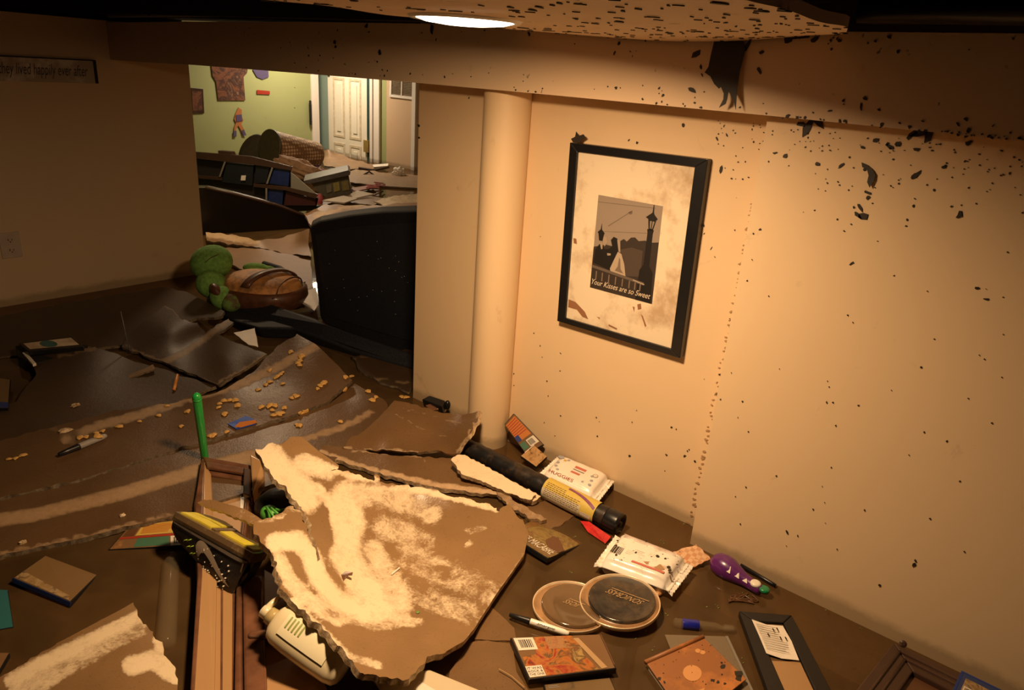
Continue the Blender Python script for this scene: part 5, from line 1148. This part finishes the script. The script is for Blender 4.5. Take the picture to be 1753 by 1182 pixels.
# low black box with a framed card, at the far left
t = thing('framed_card', 'small pale framed card lying on the dark box at the far left', 'frame', P(95, 590, .05))
Q = Quad([P(36, 588, .075), P(122, 577, .075), P(140, 592, .07), P(50, 600, .07)])
slab('frame', [Q.at(-.03, -.1), Q.at(1.03, -.1), Q.at(1.02, 1.1), Q.at(-.03, 1.1)], .02, 'black_plastic', t, .002)
patch('card', Q, [(.03, .1, .97, .9)], .0012, 'mat_card', t); patch('blue_motif', Q, [[(.45+.16*math.cos(a), .5+.4*math.sin(a)) for a in np.linspace(0, 2*math.pi, 17)[:-1]]], .002, 'teal_print', t)
t = thing('dark_box', 'low black box under the framed card at the far left', 'box', P(60, 605, 0))
slab('body', [P(26, 592, .045), P(150, 590, .045), P(140, 604, .045), P(60, 622, .045), P(30, 610, .045)], .05, 'dark_void', t, .003)
slab('pale_edge', [P(44, 602, .05), P(62, 622, .05), P(56, 624, .05), P(38, 604, .05)], .01, 'paper_white', t, .001)
t, Q, c = case('dark blue edged case in the shadow at the far left edge', [P(-40, 640, .03), P(18, 650, .03), P(14, 700, .02), P(-40, 700, .02)], .012, 'dark_cover')
patch('blue_strip', Q, [(.2, .8, 1, .98)], .001, 'blue_print', c)
# ============================================================ THE BACK ROOM
def ball(px, py, d, rx, ry, rd, ang=0, nu=24, nv=14, f=None):
    c = PD(px, py, d); s = d/F
    right = (PD(px+40, py, d)-PD(px-40, py, d)).normalized(); up = (PD(px, py-40, d)-PD(px, py+40, d)).normalized(); fw = right.cross(up).normalized()
    ca, sa = math.cos(ang), math.sin(ang)
    return ellip_vf(c, (right*ca+up*sa)*rx*s, (up*ca-right*sa)*ry*s, fw*rd*s, nu, nv, f)
def dist(px, py, z=0): return (P(px, py, z)-Vector((0, 0, H))).length
# return-air grille
t = thing('wall_vent', 'white return air grille on the tan wall beside the far doorway', 'vent', PX(688, 155, FX-.03))
q = [PX(667, 135, FX-.035), PX(709, 138, FX-.035), PX(708, 171, FX-.035), PX(666, 166, FX-.035)]; Q = Quad(q); i4 = [Q.at(.08, .0), Q.at(.92, .0), Q.at(.92, .86), Q.at(.08, .86)]; c4 = Q.c
bevel(ob('rim', *merge([prism([c4[i], c4[(i+1) % 4], i4[(i+1) % 4], i4[i]], .015, Q.n) for i in range(4)]+[prism([Q.at(.48, 0), Q.at(.52, 0), Q.at(.52, .9), Q.at(.48, .9)], .015, Q.n)]), 'white_trim_paint', t), .002)
ob('backing', *prism([p-Q.n*.012 for p in i4], .003, Q.n), 'dark_wood', t)
ob('louvres', *merge([prism([Q.at(a, .02+k*.065, -.004), Q.at(b, .02+k*.065, -.004), Q.at(b, .05+k*.065, -.008), Q.at(a, .05+k*.065, -.008)], .003, Q.n) for k in range(13) for a, b in ((.09, .48), (.52, .91))]), 'tan_moulding', t)
# wall decorations (plain generic stand-ins)
mottle('poster_brown', [(.10, .05, .03), (.22, .09, .05), (.05, .03, .03), (.30, .16, .09)], 7)
GY = 8.05-.012
def onwall(pts, off=0): return [PY(a, b, GY-off) for a, b in pts]
def deco(name, label, pts, mat, cat='poster'):
    o = ob(name, *prism(onwall(pts), .004, Vector((0, -1, 0))), mat); return setp(o, label=label, category=cat)
deco('wall_poster', 'large dark reddish brown cut out poster on the green wall', [(362, 112), (425, 112), (423, 125), (417, 132), (420, 172), (374, 172), (370, 140), (364, 130)], 'poster_brown')
o = deco('wall_decal', 'small blue and orange wall sticker near the top of the green wall', [(436, 112), (459, 114), (460, 132), (450, 136), (440, 132), (433, 120)], flat('decal_blue', (.09, .07, .16), .5), 'sticker')
o = deco('wall_decal.001', 'slim orange topped wall sticker with two splayed legs low on the green wall', [(403, 196), (408, 184), (414, 188), (414, 200), (417, 206), (413, 212), (418, 222), (420, 232), (415, 231), (412, 222), (408, 215), (404, 222), (405, 233), (400, 233), (401, 218), (404, 210), (401, 204)], flat('decal_orange', (.42, .16, .05), .5), 'sticker')
ob('blue_torso', *prism(onwall([(404, 197), (414, 196), (415, 207), (405, 209)], .005), .001, Vector((0, -1, 0))), 'decal_blue', o)
for q in ([(400, 224), (405, 224), (405, 234), (400, 234)], [(414, 223), (418, 222), (422, 232), (416, 232)]): ob('dark_boot', *prism(onwall(q, .005), .001, Vector((0, -1, 0))), 'decal_blue', o)
deco('name_strip', 'small red lettered strip on the green wall under the blue sticker', [(440, 154), (462, 156), (462, 162), (440, 161)], 'red_print', 'sign')
t = thing('wall_picture', 'small dark framed picture at the left edge of the green wall', 'picture', PY(340, 175, GY))
q = onwall([(325, 150), (348, 152), (350, 194), (327, 195)]); Q = Quad(q); slab('frame', q, .02, 'dark_wood', t, .003); patch('print', Q, [(.15, .12, .85, .88)], .001, 'poster_brown', t)
o = ob('door_spring', *merge([tube_vf([PY(531, 172, GY-.02), PY(532, 214, GY-.02)], .012, 8)]+[lathe_vf(PY(531+k*.08, 174+k*3, GY-.02), PY(531+k*.08, 175+k*3, GY-.02), [(0, .018), (1, .018)], 10) for k in range(13)]), 'leaf_black'); setp(o, label='dark beaded cord hanging on the green wall next to the white trim', category='cord')
# poster tube leaning in the corner
t = thing('tall_tube', 'tall slim pale post standing against the green wall behind the basket', 'post', P(440, 262, 0))
a = P(441, 262, 0); dd = dist(441, 262)
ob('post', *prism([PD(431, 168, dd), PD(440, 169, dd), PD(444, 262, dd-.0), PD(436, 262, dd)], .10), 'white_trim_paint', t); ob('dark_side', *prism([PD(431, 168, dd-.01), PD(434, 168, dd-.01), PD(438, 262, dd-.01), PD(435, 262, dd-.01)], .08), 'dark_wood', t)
# wire basket lying on its side
m, g, b_ = base_mat('basket_mesh', .4); p_ = coord(g); ck = g.new('ShaderNodeTexVoronoi'); ck.inputs['Scale'].default_value = 30; ck.inputs['Randomness'].default_value = .1; g.link(p_, ck.inputs['Vector'])
g.link(ramp(g, ck.outputs['Distance'], [(.30, (.80, .60, .40)), (.48, (.30, .17, .09))]), b_.inputs['Base Color'])
dB = dist(500, 305); A, B = PD(462, 252, dB), PD(541, 266, dB+.35); rB = 27/F*dB
t = thing('waste_basket', 'perforated tan waste basket lying on its side on the debris', 'basket', (A+B)/2-Vector((0, 0, rB)))
ob('wall', *lathe_vf(A, B, [(0, rB), (.04, rB*.98), (.96, rB*.80), (1, rB*.78), (.96, rB*.76), (.02, rB*.93), (.0, rB*.96)], 36)[0:2], 'basket_mesh', t, smooth=True)
ob('dark_mouth', *lathe_vf(A, B, [(.03, rB*.9), (.05, rB*.9)], 36), plain('basket_inside', (.08, .07, .04), .7), t)
ob('rim', *lathe_vf(A, B, [(-.02, rB*.96), (-.02, rB*1.02), (.02, rB*1.02), (.02, rB*.96)], 36), plain('basket_rim', (.10, .085, .05), .4), t, smooth=True)
ob('pink_handle', *tube_vf([PD(540, 290, dB-.05), PD(548, 292, dB-.05)], .02, 8), 'pink_print', t)
V, Fc = ball(433, 262, dB+.3, 20, 30, 5, -.4); o = ob('round_dark_lid', V, Fc, 'basket_inside', smooth=True); setp(o, label='dark round lid leaning behind the mouth of the waste basket', category='tray')  # dark lid standing on edge behind the basket
V, Fc = ball(512, 290, dB-.25, 42, 16, 18, -.35, 28, 18, lambda p: 1+.10*math.sin(p[0]*9+p[2]*5)+.08*math.sin(p[1]*13)); o = ob('paper_bag', V, Fc, plain('kraft', (.58, .36, .21), .7, scale=12)); setp(o, label='crumpled brown paper bag beneath the waste basket', category='bag')
V, Fc = merge([tube_vf([P(551+math.cos(a_)*6, 294+math.sin(a_)*3, .01) for a_ in np.linspace(0, 5, 10)], .012, 8)]); o = ob('violet_ribbon', V, Fc, plain('violet', (.14, .04, .42), .4)); setp(o, label='small violet loop floating just right of the waste basket', category='ribbon')
# tipped shelf unit with blue bins
vp = vplane((345, 345), (520, 372))
t = thing('shelf_unit', 'dark wooden cubby shelf with blue bins tipped over in the back room', 'shelf', vp(440, 330))
def vpoly(name, pts, th, mat, parent, off=0.0, **k):
    q = [vp(a, b, -off) if False else vp(a, b)+vp.n*0 for a, b in pts]
    q = [Vector((0, 0, H))+(p-Vector((0, 0, H)))*(1-off/ (p-Vector((0, 0, H))).length) for p in q]
    tow = Vector((-(vp(440, 330)).x, -(vp(440, 330)).y, .0)).normalized()
    o = ob(name, *prism(q, th, tow), mat, parent); return o
plain('shelf_brown', (.05, .024, .015), .5, scale=10); plain('bin_blue', (.008, .020, .10), .5, var=.25); plain('bin_dark', (.006, .008, .014), .6); plain('divider', (.20, .18, .15), .5)
vpoly('back_panel', [(330, 266), (498, 292), (500, 325), (545, 340), (540, 360), (470, 365), (330, 350)], .05, 'dark_void', t, -.02)
vpoly('top_board', [(330, 260), (380, 264), (430, 268), (501, 286), (499, 292), (440, 283), (330, 271)], .03, 'shelf_brown', t, .03)
vpoly('middle_shelf', [(434, 315), (490, 320), (545, 333), (540, 340), (488, 326), (434, 320)], .03, 'shelf_brown', t, .03)
vpoly('left_shelf', [(330, 300), (380, 304), (380, 309), (330, 305)], .03, 'shelf_brown', t, .02)
vpoly('blue_bin', [(468, 285), (496, 291), (494, 319), (458, 314)], .03, 'bin_blue', t, .015); vpoly('blue_bin', [(460, 321), (485, 326), (483, 354), (458, 348)], .03, 'bin_blue', t, .015)
dbn = vpoly('dark_bin', [(388, 278), (434, 283), (432, 318), (380, 312)], .03, 'bin_dark', t, .015); vpoly('label_holder', [(413, 301), (421, 301), (420, 309), (412, 309)], .01, 'paper_white', dbn, .03)
vpoly('dark_bin', [(438, 283), (462, 285), (455, 313), (436, 314)], .03, 'bin_dark', t, .012)
for a_, b_2 in (((387, 272), (376, 303)), ((468, 282), (457, 315)), ((456, 319), (456, 347))): vpoly('divider', [(a_[0]-1.5, a_[1]), (a_[0]+1.5, a_[1]), (b_2[0]+1.5, b_2[1]), (b_2[0]-1.5, b_2[1])], .03, 'divider', t, .03)
vpoly('side_panel', [(498, 296), (504, 300), (541, 332), (498, 324)], .03, 'grey_print', t, .03)
vpoly('red_bin', [(490, 328), (541, 340), (540, 352), (486, 352)], .03, plain('bin_red', (.05, .012, .012), .5), t, .01)
V, Fc = ball(547, 342, dist(547, 350)-.1, 6, 10, 5); o = ob('pink_bow', V, Fc, plain('pink_cloth', (.35, .06, .07), .6)); setp(o, label='small pink red bow at the right tip of the cubby shelf', category='bow')
o = ob('flat_box', *prism([vp(373, 258), vp(394, 260), vp(397, 267), vp(374, 265)], .05), 'shelf_brown'); setp(o, label='small brown flat box on top of the cubby shelf', category='box')
# long dark overturned cabinet before it
t = thing('overturned_cabinet', 'long black overturned cabinet floating in front of the cubby shelf', 'cabinet', P(440, 406, 0))
vq = vplane((353, 402), (500, 392))
def vq_(pts): return [vq(a, b) for a, b in pts]
tow = -Vector((vq(440, 380).x, vq(440, 380).y, 0)).normalized()
ob('side', *prism(vq_([(330, 322), (355, 322), (400, 332), (475, 352), (536, 376), (528, 388), (495, 396), (440, 410), (390, 408), (330, 404)]), .10, tow), plain('cabinet_black', (.012, .008, .006), .35, coat=.2), t)
ob('worn_top_edge', *tube_vf([p+tow*.01 for p in vq_([(352, 321), (400, 332), (475, 352), (530, 374)])], .012, 8), 'shelf_brown', t, smooth=True)
# grey storage bin with things inside
t = thing('storage_bin', 'grey clear storage bin with a rimmed edge tilted beside the cubby shelf', 'bin', P(570, 340, 0))
vb = vplane((555, 338), (605, 334)); tb = -Vector((vb(580, 320).x, vb(580, 320).y, 0)).normalized()
ob('side_wall', *prism([vb(*p) for p in [(530, 310), (596, 297), (600, 320), (604, 330), (598, 335), (558, 338), (543, 328)]], .30, tb), plain('bin_grey', (.16, .15, .11), .35, coat=.3), t)
ob('rim', *prism([vb(*p)+tb*.03 for p in [(520, 309), (596, 291), (600, 294), (599, 299), (530, 314), (522, 313)]], .36, tb), plain('bin_rim', (.14, .13, .12), .4), t)
for q, m_ in (([(570, 314), (580, 311), (582, 326), (572, 329)], plain('pale_yellow', (.42, .36, .12), .5)), ([(584, 311), (596, 309), (598, 325), (586, 327)], plain('pale_olive', (.34, .28, .12), .5)), ([(558, 318), (567, 315), (568, 328), (560, 331)], plain('pale_grey', (.26, .24, .18), .5))):
    ob('item_showing', *prism([vb(*p)+tb*.006 for p in q], .004, tb), m_, t)
# debris boards on the back-room water
sheet('floating_board', [(352, 398, .04), (400, 402, .05), (440, 412, .08), (480, 408, .07), (515, 397, .10), (530, 392, .08), (528, 420, .03), (532, 440, .02), (500, 436, .02), (440, 424, .04), (380, 415, .04), (354, 412, .03)], [], ('back_board', 'muddy_edge'), jag=1.6, step=6, thick=.012, base=.25, strokes=[([(355, 400), (400, 408), (440, 414)], 6, .8)], label='brown board with a ragged rim in front of the overturned cabinet', cat='board')
sheet('floating_board', [(385, 425, .03), (440, 426, .05), (500, 436, .03), (532, 446, .03), (536, 490, .02), (520, 515, .02), (480, 512, .03), (430, 470, .02), (390, 450, .02)], [(470, 460, .03)], ('back_board', 'muddy_edge'), jag=1.2, step=6, thick=.012, base=.22, label='brown board lying behind the green plush toy', cat='board')
sheet('floating_board', [(520, 366, .10), (560, 350, .12), (600, 352, .10), (650, 352, .12), (716, 346, .14, 0), (716, 372, .12, 0), (640, 362, .10), (570, 374, .10), (535, 388, .08)], [], ('back_board', 'muddy_edge'), jag=1.6, step=6, thick=.02, base=.3, strokes=[([(540, 370), (600, 353), (640, 348)], 4, .8)], label='brown board along the upper rim of the black ottoman', cat='board')
sheet('floating_board', [(570, 300, .02), (610, 290, .03), (660, 296, .03), (716, 300, .03, 0), (716, 322, .02, 0), (650, 318, .02), (600, 312, .02)], [], ('back_board', 'muddy_edge'), jag=1, step=6, thick=.012, base=.55, label='pale brown board floating in the middle of the back room', cat='board')
sheet('floating_board', [(640, 345, .06), (665, 337, .10), (716, 332, .12, 0), (716, 358, .05, 0), (680, 360, .04), (655, 352, .05)], [], ('muddy_drywall', TG), jag=1.4, step=5, thick=.012, base=.75, label='pale curled drywall piece behind the right end of the ottoman', cat='board')
sheet('floating_board', [(530, 355, .03), (560, 340, .03), (640, 352, .03), (660, 340, .03), (600, 332, .03), (560, 350, .02)], [], ('back_board', 'muddy_edge'), jag=1, step=5, thick=.01, base=.35, label='thin brown board between the storage bin and the ottoman', cat='board')
sheet('floating_board', [(545, 262, .05), (560, 255, .18), (575, 262, .10), (600, 272, .04), (640, 282, .02), (660, 288, .02), (600, 290, .02), (555, 284, .02)], [], ('back_board', 'muddy_edge'), jag=1, step=5, thick=.012, base=.5, label='buckled tan board piled against the foot of the white door', cat='board')
for pts, lab in [([(552, 343, .06), (588, 335, .08), (612, 340, .06), (590, 347, .04)], 'open white book lying before the storage bin'), ([(600, 332, .06), (612, 326, .08), (640, 332, .06), (605, 340, .04)], 'white sheet of card right of the storage bin'), ([(638, 282, .04), (665, 280, .05), (664, 284, .04), (640, 286, .03)], 'thin white slat floating far back near the green strip')]:
    o = ob('white_card', *prism(at(pts), .012), 'paper_white'); setp(o, label=lab, category='card')
o = ob('white_card', *prism(at([(505, 505, .05), (518, 497, .06), (541, 492, .06), (545, 522, .05), (538, 532, .045), (515, 518, .04)]), .004), 'paper_white'); setp(o, label='speckled white paper between the plush toy and the ottoman', category='card')
V, Fc = ball(683, 296, dist(683, 303)-.05, 11, 10, 10, 0, 18, 12, lambda p: 1+.18*math.sin(p[0]*11+p[1]*7)); o = ob('crumpled_tissue', V, Fc, 'paper_white'); setp(o, label='crumpled white tissue floating near the right side of the back room', category='tissue')
o = ob('wood_plank', *prism(at([(602, 322, .03), (640, 316, .03), (644, 320, .03), (606, 328, .03)]), .01), plain('slat_red', (.35, .07, .04), .5)); setp(o, label='red slat floating in the middle of the back room', category='slat')
V, Fc = merge([tube_vf([P(640+rr.uniform(-14, 20), 317+rr.uniform(-5, 5), .02+rr.random()*.04) for _ in range(7)], .006, 6) for k in range(3)]); o = ob('pink_net', V, Fc, plain('pink_light', (.55, .20, .20), .5)); setp(o, label='tangle of pink string at the end of the red slat', category='string')
V, Fc = merge([tube_vf(at([(615, 288, .03), (640, 292, .03), (665, 286, .04)]), .015, 8), tube_vf(at([(622, 300, .02), (632, 294, .05), (640, 300, .02)]), .01, 8)]); o = ob('bent_stick', V, Fc, 'dark_wood'); setp(o, label='dark bent stick floating behind the red slat', category='stick')
t = thing('screwdriver', 'yellow and dark green handled tool on the boards below the cubby shelf', 'tool', P(530, 356, .04))
a_, b_2, c_2 = P(517, 354, .06), P(530, 354, .06), P(551, 358, .06)
ob('yellow_grip', *lathe_vf(a_, b_2, [(0, .02), (.1, .026), (1, .026)], 12), plain('tool_yellow', (.62, .35, .06), .4), t, smooth=True); ob('green_grip', *lathe_vf(b_2, c_2, [(0, .022), (.6, .02), (1, .024)], 12), plain('tool_green', (.02, .05, .03), .4), t, smooth=True)
# ---------------------------------------------------------------- black ottoman
plain('ottoman_black', (.008, .010, .016), .7, scale=150, var=.6, bmp=.2)
vo = vplane((545, 552), (712, 612)); to_ = -Vector((vo(620, 500).x, vo(620, 500).y, 0)).normalized()
t = thing('ottoman', 'large black ottoman tipped on edge in the opening beside the wall pier', 'ottoman', P(625, 580, 0))
lean_ = Vector((to_.x, to_.y, 0))
def vo_(pts, off=0): return [vo(a, b)+lean_*off for a, b in pts]
body = vo_([(530, 388), (548, 379), (600, 369), (655, 363), (722, 361), (722, 620), (640, 590), (560, 560), (549, 548)])
bevel(ob('body', *prism(body, .14, to_), 'ottoman_black', t), .03, 4)
inner = vo_([(540, 402), (600, 388), (722, 380), (722, 590), (640, 566), (558, 540)], .004)
bevel(ob('base_panel', *prism(inner, .012, to_), plain('ottoman_base', (.014, .018, .026), .55, scale=260, var=.6, spec=.6), t), .002)
rr = random.Random(6)
ob('lint_specks', *merge([ellip_vf(vo(rr.uniform(560, 705), rr.uniform(400, 540))+lean_*.012, (.0011, 0, 0), (0, .0011, 0), (0, 0, .0014), 6, 4) for _ in range(26)]), 'paper_white', t, kind='stuff')
o = ob('flat_ottoman_lid', *prism(at([(392, 497, .10), (416, 503, .115), (470, 522, .105), (540, 545, .10), (560, 556, .10), (640, 582, .08), (712, 606, .07), (712, 632, .03), (660, 618, .03), (600, 600, .03), (545, 578, .05), (500, 562, .06), (440, 560, .06), (395, 548, .05), (352, 520, .05), (352, 505, .06)]), .07), 'ottoman_black')  # lid of the ottoman, lying flat
setp(o, label='long black ottoman lid lying flat in front of the ottoman and the plush toy', category='cushion'); bevel(o, .012, 3)
o = ob('black_tray_rim', *tube_vf([P(*q) for q in [(452, 452, .14), (478, 460, .14), (500, 475, .13), (513, 492, .12), (508, 512, .11)]], .016, 12), 'ottoman_black', smooth=True); setp(o, label='curved black rim behind the lower end of the plush toy', category='rim')
# ---------------------------------------------------------------- green plush toy on its back
dT = dist(440, 530)
plain('plush_green', (.20, .42, .09), .9, scale=60, var=.3, bmp=.3); grime('plush_tan', (.72, .33, .10), (.30, .15, .06), .12, .6, scale=14); plain('plush_brown', (.12, .045, .02), .5, var=.3, coat=.2); grime('plush_muddy', (.18, .40, .09), (.13, .08, .04), .30, .8, scale=12)
t = thing('plush_toy', 'green plush toy with a brown strapped tan belly lying on its back in the opening', 'plush toy', P(430, 520, .05))
hd = ob('head', *ball(362, 450, dT, 32, 28, 30, .1, 28, 18, lambda p: 1+.05*p[0]*p[1]), 'plush_green', t, smooth=True)
ob('mouth_seam', *tube_vf([PD(352+i*3.2, 449-i*2.2-math.sin(i*.6)*1.5, dT-.108) for i in range(8)], .0016, 6), 'plush_brown', hd, smooth=True)
cS = P(447, 492, .13); La = (P(512, 494, .13)-P(384, 476, .13))*.5; La.z = 0; Lb = Vector((-La.y, La.x, 0)).normalized()*.155
if Lb.dot(cS) > 0: Lb = -Lb
def shell(a_, b_, e=0.0):      # point on the upper surface of the belly; a along the body, b towards the viewer
    rr_ = max(0, 1-abs(a_)**2.3-abs(b_)**2.3)**.5; return cS+La*a_+Lb*b_+Vector((0, 0, (.075+e)*rr_+e))
V, Fc = [], []; nr_, nt_ = 10, 40
for i in range(nr_+1):
    for k in range(nt_):
        q = 2*math.pi*k/nt_; r_ = i/nr_; x_, y_ = r_*math.cos(q), r_*math.sin(q); m_ = (abs(math.cos(q))**2.3+abs(math.sin(q))**2.3)**(1/2.3); V.append(shell(x_/m_*.999, y_/m_*.999))
for i in range(nr_):
    for k in range(nt_): a_, b_ = i*nt_+k, i*nt_+(k+1) % nt_; Fc.append((a_, a_+nt_, b_+nt_, b_))
k0 = nr_*nt_; n_ = len(V); V += [cS+(V[k0+k]-cS)*.9+Vector((0, 0, -.07)) for k in range(nt_)]
Fc += [(k0+k, n_+k, n_+(k+1) % nt_, k0+(k+1) % nt_) for k in range(nt_)]+[tuple(range(n_, n_+nt_))]
ob('belly', V, Fc, 'plush_tan', t, smooth=True)
V = [cS+(V[k0+k]-cS)*s_+Vector((0, 0, dz)) for s_, dz in ((.98, .012), (1.08, .006), (1.1, -.03), (.96, -.075)) for k in range(nt_)]
Fc = [(j*nt_+k, (j+1)*nt_+k, (j+1)*nt_+(k+1) % nt_, j*nt_+(k+1) % nt_) for j in range(3) for k in range(nt_)]
ob('shell_rim', V, Fc, 'plush_brown', t, smooth=True)
def band(name, a0, a1, w_, e, mat):
    A_ = [shell(a0+(a1-a0)*(i/20), -.93+1.86*i/20, e) for i in range(21)]; B_ = [shell(a0+w_+(a1-a0)*(i/20), -.93+1.86*i/20, e) for i in range(21)]
    V = [p for ab in zip(A_, B_) for p in ab]; so = ob(name, V, [(2*i, 2*i+1, 2*i+3, 2*i+2) for i in range(20)], mat, t, smooth=True)
    m_ = so.modifiers.new('s', 'SOLIDIFY'); m_.thickness = .008
band('belt', .45, -.05, .20, .006, 'plush_brown'); band('belly_seam', .75, .72, .012, .003, 'plush_brown')
ob('arm', *ball(362, 487, dT-.10, 24, 22, 22, -.4), 'plush_green', t, smooth=True); ob('forearm', *ball(380, 510, dT-.16, 20, 18, 18, -1.0), 'plush_green', t, smooth=True)
ob('muddy_cuff', *ball(372, 501, dT-.165, 9, 17, 16, .6), 'plush_brown', t, smooth=True); ob('hand', *ball(397, 518, dT-.19, 15, 17, 15, -1.0), 'plush_muddy', t, smooth=True)
ob('arm', *ball(440, 460, dT+.10, 22, 9, 14, -.1), 'plush_green', t, smooth=True); ob('hand', *ball(462, 463, dT+.08, 12, 7, 10, -.3), 'plush_green', t, smooth=True)
ob('foot', *ball(452, 510, dT-.19, 12, 6, 10, -.2), 'plush_green', t, smooth=True)
